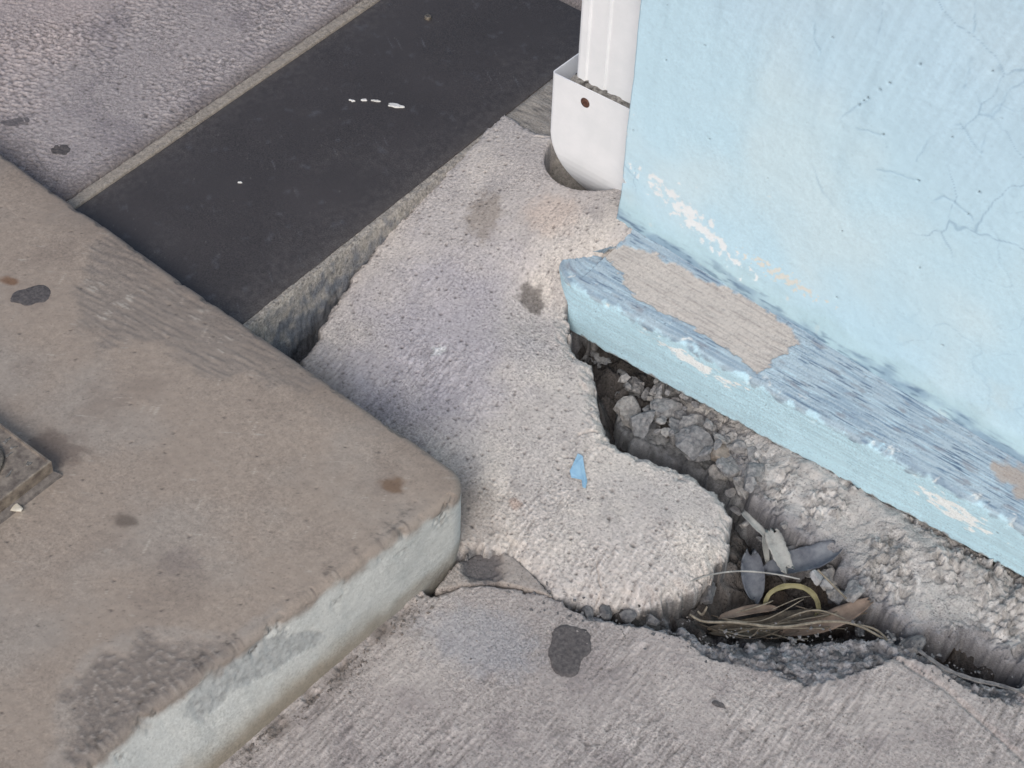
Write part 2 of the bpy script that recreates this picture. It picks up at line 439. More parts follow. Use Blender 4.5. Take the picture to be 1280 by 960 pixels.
def pave_alb(X, Y, d):
    a = lin((166, 158, 154)) * np.ones(X.shape + (1,))
    a = mixc(a, lin((178, 170, 165)), sst(-0.15, 0.45, fbm(X, Y, 7, 4, 51)))
    a = mixc(a, lin((148, 140, 138)), sst(0.0, 0.5, fbm(X, Y, 16, 4, 52)) * 0.7)
    bx, by = rot(X, Y, 4)
    br = fbm(bx * 270, by * 28, 1, 3, 31)
    a = a * (1 + 0.55 * br * (0.3 + sst(-0.3, 0.3, fbm(X, Y, 6, 2, 33))) + 0.26 * fbm(X, Y, 210, 3, 34))[..., None]
    a = mixc(a, lin((70, 66, 66)), 0.75 * pits(X, Y, 90, 36, 0.22, 0.30) * sst(-0.2, 0.3, fbm(X, Y, 9, 2, 39)))
    sp = poly_sd(X, Y, SPALL) + 0.006 * fbm(X, Y, 60, 4, 37)
    r = facets(X, Y, 110, 38)[1]
    sc = lin((134, 133, 135)) * (0.45 + 1.0 * r)[..., None]
    a = mixc(a, sc, sst(0.0, 0.004, sp))
    ring = np.exp(-(np.hypot(X - GUM_FRONT[0], Y - GUM_FRONT[1]) / 0.05) ** 2)
    a = mixc(a, lin((124, 118, 116)), 0.35 * ring)
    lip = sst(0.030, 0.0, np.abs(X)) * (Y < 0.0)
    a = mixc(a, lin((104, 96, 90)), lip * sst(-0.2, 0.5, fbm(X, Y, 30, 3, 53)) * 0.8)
    # pale bluish worn area by the crack
    a = mixc(a, lin((158, 158, 162)), 0.6 * sst(0.0, 0.6, blob(X, Y, *(0.0968, -0.081), 0.10, 0.06, 20, 54)))
    return a
gx = axis(-0.09, 0.72, 0.0018, -0.1, 9); gy = axis(-0.55, 0.42, 0.0018, -9, 0.43)
X, Y = np.meshgrid(gx, gy, indexing='ij')
tag(slab("pavement", X, Y, pave_top, PAVE, pave_alb, M['concrete'], depth=0.13, wall=0.016, edge_n=0.004, round_r=0.006, seed=60, jag=0.006), kind='structure')

# loose wedge of broken pavement at the step corner
FRAG = [(0.0104, -0.0651), (0.0034, -0.0127), (0.0102, 0.0121), (0.0308, 0.0301), (0.0533, 0.034), (0.0822, 0.0298), (0.123, 0.0212), (0.0904, 0.0094), (0.0577, -0.007), (0.0317, -0.0358)]
def frag_top(X, Y, d):
    hol = sst(0.0, 0.5, blob(X, Y, *(0.0248, 0.0013), 0.042, 0.030, -20, 71, 0.25))
    return 0.001 + 0.0012 * fbm(X, Y, 160, 4, 72) - 0.009 * hol
def frag_alb(X, Y, d):
    a = lin((158, 150, 144)) * (1 + 0.3 * fbm(X, Y, 120, 4, 73))[..., None]
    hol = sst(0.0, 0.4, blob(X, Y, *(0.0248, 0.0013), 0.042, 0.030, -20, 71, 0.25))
    return mixc(a, lin((104, 100, 100)), hol)  # shade of the recess painted into the hollow's colour
gx = np.arange(-0.07, 0.17, 0.0015); gy = np.arange(-0.10, 0.07, 0.0015)
X, Y = np.meshgrid(gx, gy, indexing='ij')
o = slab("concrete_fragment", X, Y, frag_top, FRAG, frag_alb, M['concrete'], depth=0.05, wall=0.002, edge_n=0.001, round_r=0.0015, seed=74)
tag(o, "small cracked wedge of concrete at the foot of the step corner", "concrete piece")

# ================================================================== CRACKED INFILL SLAB
SLAB3 = [(-0.3606, 0.0799, 0.018), (-0.3679, 0.1022, 0.02), (-0.3918, 0.1606, 0.03), (-0.4052, 0.2225, 0.045), (-0.4166, 0.2997, 0.06), (-0.4283, 0.4309, 0.08), (-0.4391, 0.5134, 0.086), (-0.4472, 0.5955, 0.09), (-0.4153, 0.595, 0.095), (-0.382, 0.5811, 0.1), (-0.3482, 0.5881, 0.105), (-0.2922, 0.6498, 0.11), (-0.1187, 0.517, 0.133), (-0.1288, 0.4694, 0.13), (-0.1607, 0.4217, 0.099), (-0.1746, 0.3867, 0.076), (-0.1706, 0.3737, 0.042), (-0.1419, 0.3532, 0.03), (-0.1089, 0.3377, 0.04), (-0.0845, 0.3249, 0.036), (-0.0613, 0.3285, 0.034), (-0.0311, 0.3027, 0.03), (0.0043, 0.2647, 0.026), (0.0326, 0.2491, 0.022), (0.0757, 0.2543, 0.018), (0.1066, 0.2679, 0.016), (0.1419, 0.2786, 0.014), (0.18, 0.2827, 0.006), (0.2133, 0.2657, 0.002), (0.2406, 0.2203, -0.002), (0.245, 0.1788, -0.004), (0.2341, 0.1311, -0.006), (0.2072, 0.0833, -0.004), (0.169, 0.0466, -0.002), (0.1274, 0.0203, 0.002), (0.089, 0.0275, 0.004), (0.0562, 0.0319, 0.005), (0.0305, 0.0274, 0.006), (0.0129, 0.012, 0.006), (-0.002, -0.0123, 0.008)]
SLABP = [(p[0] + (0.022 if 13 <= i <= 17 else 0.0), p[1]) for i, p in enumerate(SLAB3)] + [(-0.05, -0.02), (-0.30, -0.02), (-0.34, 0.02)]
ZS = RBF(SLAB3 + [(-0.1741, 0.1649, 0.04), (-0.2675, 0.3351, 0.075), (-0.1517, 0.2677, 0.05), (-0.0645, 0.0728, 0.018), (-0.2101, 0.0805, 0.022), (0.0272, 0.1512, 0.02), (0.0867, 0.0785, 0.014), (0.1757, 0.2045, 0.014), (0.1731, 0.1265, 0.01), (-0.2544, 0.4735, 0.108), (-0.3168, 0.4605, 0.095)], 0.003)
HOLE = (-0.257, 0.588)
HR = 0.080
def slab_top(X, Y, d):
    z = ZS(X, Y)
    ro = sst(-0.25, 0.35, fbm(X, Y, 7, 3, 81)) * (0.25 + 0.75 * sst(0.38, 0.18, Y))
    z = z + 0.0022 * fbm(X, Y, 14, 2, 82) + 0.0017 * (0.3 + 1.0 * ro) * fbm(X, Y, 230, 3, 83)
    bx, by = rot(X, Y, 10)
    z = z + 0.0015 * fbm(bx * 250, by * 42, 1, 3, 84) * ro
    z = z - 0.0022 * pits(X, Y, 75, 85, 0.30, 0.22) - 0.0012 * pits(X, Y, 190, 86, 0.25, 0.35)
    hd = np.hypot(X - HOLE[0], Y - HOLE[1]) - HR + 0.0015 * fbm(X, Y, 60, 2, 87)
    z = z - 0.105 * sst(0.0015, -0.004, hd) - 0.002 * sst(0.008, 0.0, hd)
    # hairline cracks
    for pts, w in (([(0.0334, 0.2498), (0.0192, 0.2462), (0.0068, 0.2335), (0.0, 0.2205)], 0.0022), ([(0.1343, 0.0897), (0.1501, 0.0742), (0.1608, 0.0668), (0.1656, 0.0514)], 0.0016)):
        ln = line_d(X + 0.002 * fbm(X, Y, 120, 2, 88), Y + 0.002 * fbm(X, Y, 120, 2, 89), pts)
        z = z - 0.006 * np.clip(1 - ln / w, 0, 1)
    # ridge facets where the broken edge has lost its skin
    sp = d + 0.010 * fbm(X, Y, 40, 3, 90)
    right = sst(-0.20, -0.10, X) * sst(0.02, 0.06, Y)
    z = z - right * 0.010 * sst(0.022, 0.0, sp) + right * sst(0.022, 0.0, sp) * 0.005 * fbm(X, Y, 90, 3, 91)
    return z
def slab_alb(X, Y, d):
    a = lin((188, 181, 176)) * np.ones(X.shape + (1,))
    a = mixc(a, lin((202, 194, 186)), sst(-0.1, 0.5, fbm(X, Y, 9, 4, 101)))
    a = mixc(a, lin((166, 160, 157)), 0.6 * sst(0.05, 0.5, fbm(X, Y, 22, 4, 102)))
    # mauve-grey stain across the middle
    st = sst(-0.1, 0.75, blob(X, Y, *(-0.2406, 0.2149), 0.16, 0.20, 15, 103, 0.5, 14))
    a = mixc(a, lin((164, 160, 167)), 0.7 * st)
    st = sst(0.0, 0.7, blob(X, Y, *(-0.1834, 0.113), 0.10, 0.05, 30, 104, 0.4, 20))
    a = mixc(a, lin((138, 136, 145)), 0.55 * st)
    # brown dirt plus the step's soft shadow, painted into the slab colour
    dirt_shade = sst(0.085, 0.0, Y - 0.03 + 0.03 * fbm(X, Y, 14, 3, 105)) * sst(0.06, -0.06, X)
    a = mixc(a, lin((126, 114, 104)), 0.8 * dirt_shade)
    # warm rusty tint by the pipe
    a = mixc(a, lin((202, 184, 170)), 0.55 * sst(0, 0.7, blob(X, Y, *(-0.2387, 0.4548), 0.06, 0.05, 0, 106)))
    a = mixc(a, lin((148, 138, 128)), 0.7 * sst(0, 0.6, blob(X, Y, *(-0.3205, 0.4042), 0.035, 0.06, 35, 107, 0.5)))
    a = mixc(a, lin((112, 106, 102)), 0.9 * sst(0, 0.5, blob(X, Y, *(-0.187, 0.3507), 0.025, 0.022, 0, 108, 0.6)))
    a = mixc(a, lin((206, 206, 206)), 0.9 * sst(0.1, 0.5, blob(X, Y, *(-0.2205, 0.1976), 0.010, 0.012, 0, 109, 0.9, 150)))
    a = mixc(a, lin((150, 118, 98)), 0.5 * sst(0.1, 0.7, blob(X, Y, *(0.0078, 0.0888), 0.016, 0.012, 0, 110, 0.6)))
    bx, by = rot(X, Y, 10); ro_ = sst(-0.25, 0.35, fbm(X, Y, 7, 3, 81)) * (0.2 + 0.8 * sst(0.38, 0.18, Y))
    a = a * (1 + 0.50 * (0.2 + ro_) * fbm(bx * 250, by * 42, 1, 3, 84) + 0.30 * fbm(X, Y, 230, 3, 83))[..., None]
    a = mixc(a, lin((74, 70, 70)), 0.8 * pits(X, Y, 75, 85, 0.30, 0.22) + 0.5 * pits(X, Y, 190, 86, 0.25, 0.35))
    f, r, e = worley(X, Y, 140, 112)
    a = mixc(a, lin((120, 118, 118)) * (0.5 + 0.9 * r)[..., None], sst(0.004, -0.002, d + 0.006 * fbm(X, Y, 60, 3, 113)))
    return a
gx = axis(-0.47, 0.30, 0.0015, -0.475, 0.305); gy = axis(-0.03, 0.68, 0.0015, -0.035, 0.685)
X, Y = np.meshgrid(gx, gy, indexing='ij')
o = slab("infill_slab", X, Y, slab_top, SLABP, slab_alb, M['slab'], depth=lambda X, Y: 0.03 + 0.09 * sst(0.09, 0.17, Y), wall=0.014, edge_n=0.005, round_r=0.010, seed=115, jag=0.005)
tag(o, "cracked pinkish-grey concrete slab sloping between the step, drain and blue wall", "concrete slab")

# ================================================================== RUBBLE BEDDING UNDER THE PLINTH
RUB_FRONT = [(-0.0051, 0.3945), (0.0489, 0.3765), (0.0963, 0.3751), (0.1402, 0.3589), (0.1851, 0.3362), (0.2258, 0.3168), (0.2725, 0.3107), (0.3128, 0.3132), (0.342, 0.3193), (0.3564, 0.2999), (0.3939, 0.2858), (0.4282, 0.2852), (0.4713, 0.2779), (0.4884, 0.2957), (0.5124, 0.2975), (0.526, 0.3196), (0.553, 0.3153), (0.5963, 0.3228)]
RUBP = [(-0.02, 0.47), (0.02, 0.40)] + RUB_FRONT + [(1.2, 0.365), (9, 0.31), (9, 0.47)]
def rub_top(X, Y, d):
    z = 0.010 - 0.030 * sst(0.10, 0.0, d) - 0.020 * sst(0.20, 0.04, X)
    c1, c2 = facets(X, Y, 85, 121)[0], facets(X, Y, 210, 122)[0]
    lump = sst(-0.2, 0.25, fbm(X, Y, 16, 2, 126))
    z = z + (0.25 + lump) * (0.007 * c1 + 0.004 * c2) + 0.006 * fbm(X, Y, 28, 4, 123)
    return z
def rub_alb(X, Y, d):
    r, r2 = facets(X, Y, 85, 121)[1], facets(X, Y, 210, 122)[1]
    f2, r3, e2 = worley(X, Y, 220, 122)
    a = lin((176, 173, 170)) * (0.45 + 0.5 * r + 0.6 * r2)[..., None]
    a = mixc(a, lin((178, 175, 172)), sst(0.1, -0.3, fbm(X, Y, 16, 2, 126)) * 0.8)
    a = mixc(a, lin((84, 82, 84)), 0.7 * sst(0.12, 0.0, e2) * sst(-0.1, 0.3, fbm(X, Y, 30, 2, 124)))
    a = mixc(a, lin((112, 112, 118)), 0.7 * sst(0.03, -0.002, d))
    return a
gx = axis(-0.04, 0.72, 0.0018, -0.04, 9); gy = np.arange(0.24, 0.475, 0.0018)
X, Y = np.meshgrid(gx, gy, indexing='ij')
o = slab("rubble_bedding", X, Y, rub_top, RUBP, rub_alb, M['rubble'], depth=0.13, wall=0.022, edge_n=0.009, round_r=0.012, seed=128, ns=50)
tag(o, "rough broken concrete bedding exposed under the blue plinth", "rubble base")
bedding = o
# lower, darker broken ledge deeper inside the crevice
LOWP = [(-0.1943, 0.4286), (-0.1256, 0.4257), (-0.0365, 0.4122), (0.0403, 0.4207), (0.1596, 0.4212), (0.2148, 0.4058), (0.2171, 0.3548), (0.2121, 0.3158), (0.1739, 0.3345), (0.129, 0.3341), (0.0679, 0.3276), (0.0212, 0.318), (-0.0168, 0.3318), (-0.0348, 0.3642), (-0.1058, 0.3915)]
def low_top(X, Y, d):
    return -0.062 + 0.014 * fbm(X, Y, 30, 4, 132) + 0.004 * fbm(X, Y, 150, 3, 133)
def low_alb(X, Y, d):
    r = facets(X, Y, 34, 131)[1]
    return lin((148, 149, 151)) * (0.6 + 0.5 * r + 0.5 * fbm(X, Y, 90, 4, 134))[..., None]
gx = np.arange(-0.22, 0.28, 0.0018); gy = np.arange(0.20, 0.46, 0.0018)
X, Y = np.meshgrid(gx, gy, indexing='ij')
o = slab("broken_footing", X, Y, low_top, LOWP, low_alb, M['rubble'], depth=0.035, wall=0.010, edge_n=0.008, round_r=0.010, seed=136, ns=50)
tag(o, "jagged grey broken footing deep in the gap beside the slab", "rubble base")

footing = o
# broken lumps of concrete packed into the gap and along the ragged front of the bedding
M['chunk_a'] = plain_mat("chunk_grey", (112, 112, 114), (168, 166, 164), 150, 0.95, 1.0, 0.0025, detail=8)
M['chunk_b'] = plain_mat("chunk_pale", (124, 123, 123), (176, 173, 170), 170, 0.95, 1.0, 0.0025, detail=8)
M['chunk_c'] = plain_mat("chunk_dark", (100, 101, 104), (150, 149, 149), 150, 0.95, 1.0, 0.0025, detail=8)
rc = np.random.RandomState(21); lowp = np.array(LOWP); lo_, hi_ = lowp.min(0), lowp.max(0); placed = []; k = 0
while len(placed) < 62 and k < 4000:
    k += 1; x, y = rc.uniform(lo_, hi_); big_ = len(placed) < 14; r_ = rc.uniform(0.018, 0.030) if big_ else rc.uniform(0.006, 0.016)
    if poly_sd(np.array([x]), np.array([y]), LOWP)[0] < 0.004 or (y > 0.348 and x < -0.04): continue
    if any(math.hypot(x - a_, y - b_) < 0.62 * (r_ + c_) for a_, b_, c_ in placed): continue
    placed.append((x, y, r_))
    zc_ = -0.052 + (rc.uniform(0.0, 0.016) if big_ else rc.uniform(0.008, 0.030)) + 0.012 * (x > 0.02)
    stone("chunk", (x, y, zc_), r_, 1000 + k, M[('chunk_a', 'chunk_b', 'chunk_c', 'chunk_a')[len(placed) % 4]], (1.2, rc.uniform(0.7, 1.0), rc.uniform(0.6, 0.95)), 0.9, 3, footing)
fr_ = np.array(RUB_FRONT); n_done = 0
while n_done < 58:
    i_ = rc.randint(0, len(fr_) - 1); t = rc.rand(); p_ = fr_[i_] + (fr_[i_ + 1] - fr_[i_]) * t
    r_ = rc.uniform(0.006, 0.019); off_ = rc.uniform(-0.004, 0.020); dirn = fr_[i_ + 1] - fr_[i_]; dirn = dirn / np.hypot(*dirn)
    x, y = p_[0] + dirn[1] * off_, p_[1] - dirn[0] * off_
    n_done += 1
    if x > 0.455: continue
    stone("chunk", (x, y, -0.026 - 2.4 * max(0, off_) + rc.uniform(-0.008, 0.008)), r_, 2000 + n_done, M[('chunk_a', 'chunk_b', 'chunk_a', 'chunk_c')[n_done % 4]], (1.2, rc.uniform(0.7, 1.0), rc.uniform(0.6, 0.95)), 0.9, 3, bedding)

# ================================================================== DRAIN: KERBS AND BLACK COVER
drain = empty("drain_channel", (-0.60, 0.45, 0))
tag(drain, "concrete drain channel with thin edging and a rounded worn kerb", "drain")
def xr(y): return -0.4205 - 0.046 * (y - 0.06)      # right edge of the cover
def xl(y): return -0.7600 - 0.052 * (y - 0.06)      # left edge of the cover
COVER_END = 0.885
gy = axis(-0.06, 0.95, 0.0018, -0.5, 1.1)
prof = [(-0.012, -0.10), (-0.010, -0.012), (-0.002, -0.006), (0.0, -0.002)]
tt = np.linspace(0, 1, 60)
px = np.concatenate([[p[0] for p in prof], 0.002 + 0.054 * tt])
pz = np.concatenate([[p[1] for p in prof], -0.004 * tt - 0.006 * sst(0.18, 0.30, tt) - 0.20 * np.clip((tt - 0.28) / 0.72, 0, 1) ** 1.15])
Yk = np.repeat(gy[:, None], len(px), 1)
arcl = np.concatenate([[0], np.cumsum(np.hypot(np.diff(px), np.diff(pz)))])[None, :] + 0 * Yk
Xk = xr(Yk) + px[None, :] * (0.62 + 0.38 * sst(0.15, 0.40, Yk)) + (0.006 * fbm(Yk, arcl, 25, 3, 141) + 0.003 * fbm(Yk, arcl, 120, 3, 149)) * sst(0.012, 0.03, px)[None, :]
widen = sst(0.50, 0.62, Yk) * (px[None, :] > 0.0)                          # broad flat top behind the slab, by the pipe
Xk = Xk + widen * px[None, :] * 3.2
nz = fbm(Yk, arcl, 60, 4, 142)
Zk = Z_REAR + pz[None, :] * (1 - 0.92 * widen) + (0.0025 * nz + 0.0012 * fbm(Yk, arcl, 240, 3, 143)) * (px[None, :] > 0.001)
ak = lin((158, 152, 144)) * (1 + 0.5 * fbm(Yk, arcl, 120, 4, 144))[..., None]
ak = mixc(ak, lin((104, 109, 118)), 0.85 * sst(0.22, 0.55, tt[np.clip(np.arange(len(px)) - 4, 0, 59)][None, :] + 0.35 * nz) * (1 - widen))  # outer face darkens downwards: shade of the pocket painted into the colour
ak = mixc(ak, lin((64, 64, 68)), 0.7 * pits(Yk, arcl, 130, 145, 0.4, 0.35))
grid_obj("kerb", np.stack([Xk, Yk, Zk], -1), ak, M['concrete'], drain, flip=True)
# thin edging on the far side
e = np.linspace(0, 1, 16)
Yk = np.repeat(gy[:, None], 16, 1)
wob = 0.0022 * fbm(gy, gy * 0 + 3.3, 30, 3, 146)[:, None]
Xk = xl(Yk) - 0.002 - (0.020 * e)[None, :] + wob * e[None, :]
Zk = Z_REAR + 0.001 + 0.0014 * fbm(Xk, Yk, 120, 3, 147) - 0.05 * (np.clip((e - 0.93) / 0.07, 0, 1) ** 2)[None, :] - 0.02 * (np.clip((0.07 - e) / 0.07, 0, 1))[None, :]
ak = lin((156, 148, 138)) * (1 + 0.3 * fbm(Xk, Yk, 140, 4, 148))[..., None]
grid_obj("edging", np.stack([Xk, Yk, Zk], -1), ak, M['concrete'], drain)
# cover
cov = empty("drain_cover", (-0.60, 0.45, Z_REAR))
tag(cov, "flat charcoal black cover sheet laid over the drain channel", "drain cover")
gy = axis(-0.06, COVER_END, 0.0025, -0.5, COVER_END)
u = np.concatenate([[0, 0], np.linspace(0, 1, 150), [1, 1]])
Yk = np.repeat(gy[:, None], len(u), 1)
L = xl(Yk); Rr = xr(Yk)
rag = 0.0012 * fbm(Yk, Yk * 0, 60, 3, 151) + 0.004 * sst(0.60, 0.68, Yk) * fbm(Yk, Yk * 0, 220, 2, 158)
Xk = L + (Rr - L + rag) * u[None, :]
Zk = Z_REAR - 0.001 + 0.0010 * fbm(Xk, Yk, 7, 3, 152) + 0.0003 * fbm(Xk, Yk, 160, 2, 153)
Zk[:, 0] -= 0.02; Zk[:, -1] -= 0.02; Zk[:, 1] -= 0.001; Zk[:, -2] -= 0.001
ak = lin((67, 63, 63)) * (1 + 0.18 * fbm(Xk, Yk, 9, 4, 154))[..., None]
ak = mixc(ak, lin((92, 92, 96)), 0.5 * sst(0.25, 0.6, fbm(Xk, Yk, 40, 4, 155)))
sx, sy = rot(Xk, Yk, 60)
ak = mixc(ak, lin((108, 108, 112)), 0.45 * sst(0.45, 0.6, fbm(sx * 240, sy * 14, 1, 2, 156)) * sst(0.0, 0.4, fbm(Xk, Yk, 8, 2, 157)))
ak = mixc(ak, lin((86, 80, 76)), 0.5 * sst(0.03, 0.0, Rr - Xk) + 0.4 * sst(0.02, 0, Xk - L))
Yk[-1, :] += 0.0; 
dust = sst(0.10, 0.0, Rr - Xk + 0.05 * fbm(Xk, Yk, 14, 4, 159)) + sst(0.07, 0.0, Xk - L + 0.04 * fbm(Xk, Yk, 16, 4, 160)) + 0.8 * sst(0.15, 0.6, fbm(Xk, Yk, 6, 5, 165))
ak = mixc(ak, lin((96, 92, 90)), 0.42 * np.clip(dust, 0, 1) * sst(-0.3, 0.4, fbm(Xk, Yk, 90, 4, 167)))
ak = mixc(ak, lin((120, 116, 112)), 0.5 * pits(Xk, Yk, 60, 168, 0.12, 0.10))
cvo = grid_obj("sheet", np.stack([Xk, Yk, Zk], -1), ak, M['cover'], cov, flip=True)
def flat_blot(name, c, rx, ry, ang, mat, seed, parent=None, h=0.0014, n=28, rough=0.18, nrm='z', lobes=5):
    """thin flattened lump with an uneven outline and a domed, bevelled top"""
    rr = random.Random(seed); ph = [rr.uniform(0, 6.28) for _ in range(lobes)]; am = [rr.uniform(0.3, 1) * rough / (1 + 0.35 * k) for k in range(lobes)]
    V = []; F = []; ca, sa = math.cos(ang), math.sin(ang)
    rings = [(1.0, -0.004), (0.985, h * 0.55), (0.9, h), (0.6, h * 1.05), (0.3, h * 0.95)]
    for k, (s, zz) in enumerate(rings):
        for i in range(n):
            t = 2 * math.pi * i / n
            q = s * (1 + sum(a * math.sin((j + 2) * t + p) for j, (a, p) in enumerate(zip(am, ph))))
            x, y = rx * q * math.cos(t), ry * q * math.sin(t)
            V.append((c[0] + ca * x - sa * y, c[1] + sa * x + ca * y, c[2] + zz * 1.0 + (rr.uniform(-1, 1) * h * 0.12 if k > 1 else 0)))
    V.append((c[0], c[1], c[2] + h))
    for k in range(len(rings) - 1):
        for i in range(n):
            F.append((k * n + i, k * n + (i + 1) % n, (k + 1) * n + (i + 1) % n, (k + 1) * n + i))
    b = (len(rings) - 1) * n
    for i in range(n): F.append((b + i, b + (i + 1) % n, len(V) - 1))
    return py_obj(name, V, F, mat, parent, True)
zc = Z_REAR
for k, (p, rx, ry, an) in enumerate((((-0.5834, 0.5027), 0.013, 0.004, 0.55), ((-0.614, 0.4909), 0.006, 0.0018, 0.6), ((-0.6289, 0.4802), 0.0045, 0.002, 0.6), ((-0.6402, 0.4674), 0.0028, 0.0018, 0.3), ((-0.6443, 0.4664), 0.002, 0.0014, 0.3), ((-0.6288, 0.2254), 0.0026, 0.0014, 0.6))):
    flat_blot("paint_drip", (*p, zc + 0.0002), rx, ry, an, M['white_drip'], 300 + k, cov, 0.0009, 20, 0.3)
s = flat_blot("screw_head", (*(-0.7012, 0.7032), zc), 0.006, 0.006, 0, M['wire'], 320, cov, 0.0035, 20, 0.03)

# ================================================================== REAR PAVEMENT
REARP = [(xl(-0.3) - 0.0245, -0.3), (xl(0.6) - 0.0245, 0.6), (xl(0.95) - 0.0245, COVER_END + 0.012), (xr(0.95) + 0.02, COVER_END + 0.012), (-0.12, COVER_END - 0.05), (-0.12, 9), (-9, 9), (-9, -0.3)]
def rear_top(X, Y, d):
    ro = sst(-0.3, 0.4, fbm(X, Y, 5, 3, 161))
    bx, by = rot(X, Y, 25)
    z = Z_REAR + 0.001 + 0.003 * fbm(X, Y, 5, 3, 162) + 0.0034 * (0.3 + ro) * fbm(bx * 110, by * 200, 1, 3, 163) + 0.0018 * fbm(X, Y, 220, 2, 164)
    z = z - 0.0024 * pits(X, Y, 55, 165, 0.35, 0.2) - 0.0016 * pits(X, Y, 130, 166, 0.4, 0.4) * ro
    return z
def rear_alb(X, Y, d):
    ro = sst(-0.3, 0.4, fbm(X, Y, 5, 3, 161))
    bx, by = rot(X, Y, 25)
    a = lin((164, 157, 156)) * np.ones(X.shape + (1,))
    a = mixc(a, lin((176, 165, 162)), sst(-0.95, -1.25, X + 0.2 * fbm(X, Y, 4, 3, 170)) )
    a = mixc(a, lin((140, 134, 136)), 0.7 * sst(0.0, 0.45, fbm(X, Y, 9, 4, 171)))
    a = a * (1 + 0.75 * fbm(bx * 110, by * 200, 1, 3, 163) * (0.3 + ro) + 0.25 * fbm(X, Y, 200, 3, 172))[..., None]
    a = mixc(a, lin((70, 66, 68)), 0.8 * pits(X, Y, 55, 165, 0.35, 0.2) + 0.6 * pits(X, Y, 130, 166, 0.4, 0.4) * ro)
    a = mixc(a, lin((108, 100, 96)), 0.6 * sst(0.035, 0.0, d))
    a = mixc(a, lin((112, 104, 102)), 0.55 * sst(0.11, 0.03, Y + 0.03 * fbm(X, Y, 18, 3, 173)))
    return a
gx = axis(-1.32, -0.70, 0.002, -9, -0.1); gy = axis(0.0, 0.80, 0.002, -0.32, 9)
X, Y = np.meshgrid(gx, gy, indexing='ij')
tag(slab("rear_pavement", X, Y, rear_top, REARP, rear_alb, M['concrete'], depth=0.05, wall=0.004, edge_n=0.002, round_r=0.003, seed=175), kind='structure')

# ================================================================== STEP
step = empty("concrete_step", (-0.4, -0.4, 0))
tag(step, "raised brown-grey concrete step with rounded edge and pale painted riser", "step")
RC, ER = 0.024, 0.011
def xe(y): return 0.004 + 0.125 * np.clip(y, -0.42, 0) + 0.02 * np.clip(y + 0.42, -3, 0)
pa = axis(-1.0, 0.0, 0.0021, -5, 0.0)
pb = axis(-0.62, 0.0, 0.0021, -5, 0.0)
P, Q = np.meshgrid(pa, pb, indexing='ij')
cx_, cy_ = np.clip((P + RC) / RC, 0, 1), np.clip((Q + RC) / RC, 0, 1)
inc = (P > -RC) & (Q > -RC)
Pm = np.where(inc, -RC + RC * cx_ * np.sqrt(1 - cy_ ** 2 / 2), P)
Qm = np.where(inc, -RC + RC * cy_ * np.sqrt(1 - cx_ ** 2 / 2), Q)
YT = Qm + 0.014 - ER + 0.003 * fbm(Pm, Pm * 0, 5, 2, 180)
XT = Pm + xe(YT) - ER
ROUGH1 = [(-0.6515, 0.0045), (-0.6075, 0.0185), (-0.5253, 0.0098), (-0.409, 0.0154), (-0.2979, 0.0207), (-0.2248, 0.0176), (-0.2411, -0.021), (-0.2907, -0.0405), (-0.3517, -0.0768), (-0.4327, -0.0838), (-0.4847, -0.1297), (-0.5458, -0.1246), (-0.6052, -0.0809)]
ROUGH2 = [(-0.1339, -0.4651), (-0.1396, -0.4132), (-0.1269, -0.3696), (-0.0811, -0.3427), (-0.0429, -0.3094), (-0.0359, -0.2636), (-0.0377, -0.3813), (-0.0311, -0.4718), (-0.0023, -0.526), (-0.0509, -0.5459)]
def step_top(X, Y):
    z = Z_STEP + 0.0030 * fbm(X, Y, 4, 3, 181) + 0.0005 * fbm(X, Y, 140, 3, 182)
    r1 = sst(-0.008, 0.016, poly_sd(X, Y, ROUGH1) + 0.034 * fbm(X, Y, 24, 5, 183))
    r2 = sst(-0.008, 0.016, poly_sd(X, Y, ROUGH2) + 0.030 * fbm(X, Y, 26, 5, 184))
    bx, by = rot(X, Y, 8)
    z = z - r1 * (0.0008 - 0.0018 * fbm(bx * 24, by * 210, 1, 5, 185)) - r2 * (0.0014 - 0.0020 * fbm(X, Y, 150, 4, 186))
    z = z - 0.0016 * pits(X, Y, 42, 187, 0.22, 0.10)
    ed = np.clip(-(X - xe(Y) + ER), 0, 1)
    ch = sst(0.03, 0.0, ed) * sst(-0.05, 0.35, fbm(X, Y, 26, 4, 188) - 0.15 * (Y > -0.08)) * (Y < -0.05)
    z = z - 0.0020 * ch * (0.4 + 1.2 * fbm(X, Y, 150, 3, 189)) * sst(0.0, 0.006, ed)
    return z, r1, r2, ch
zt, r1, r2, ch = step_top(XT, YT)
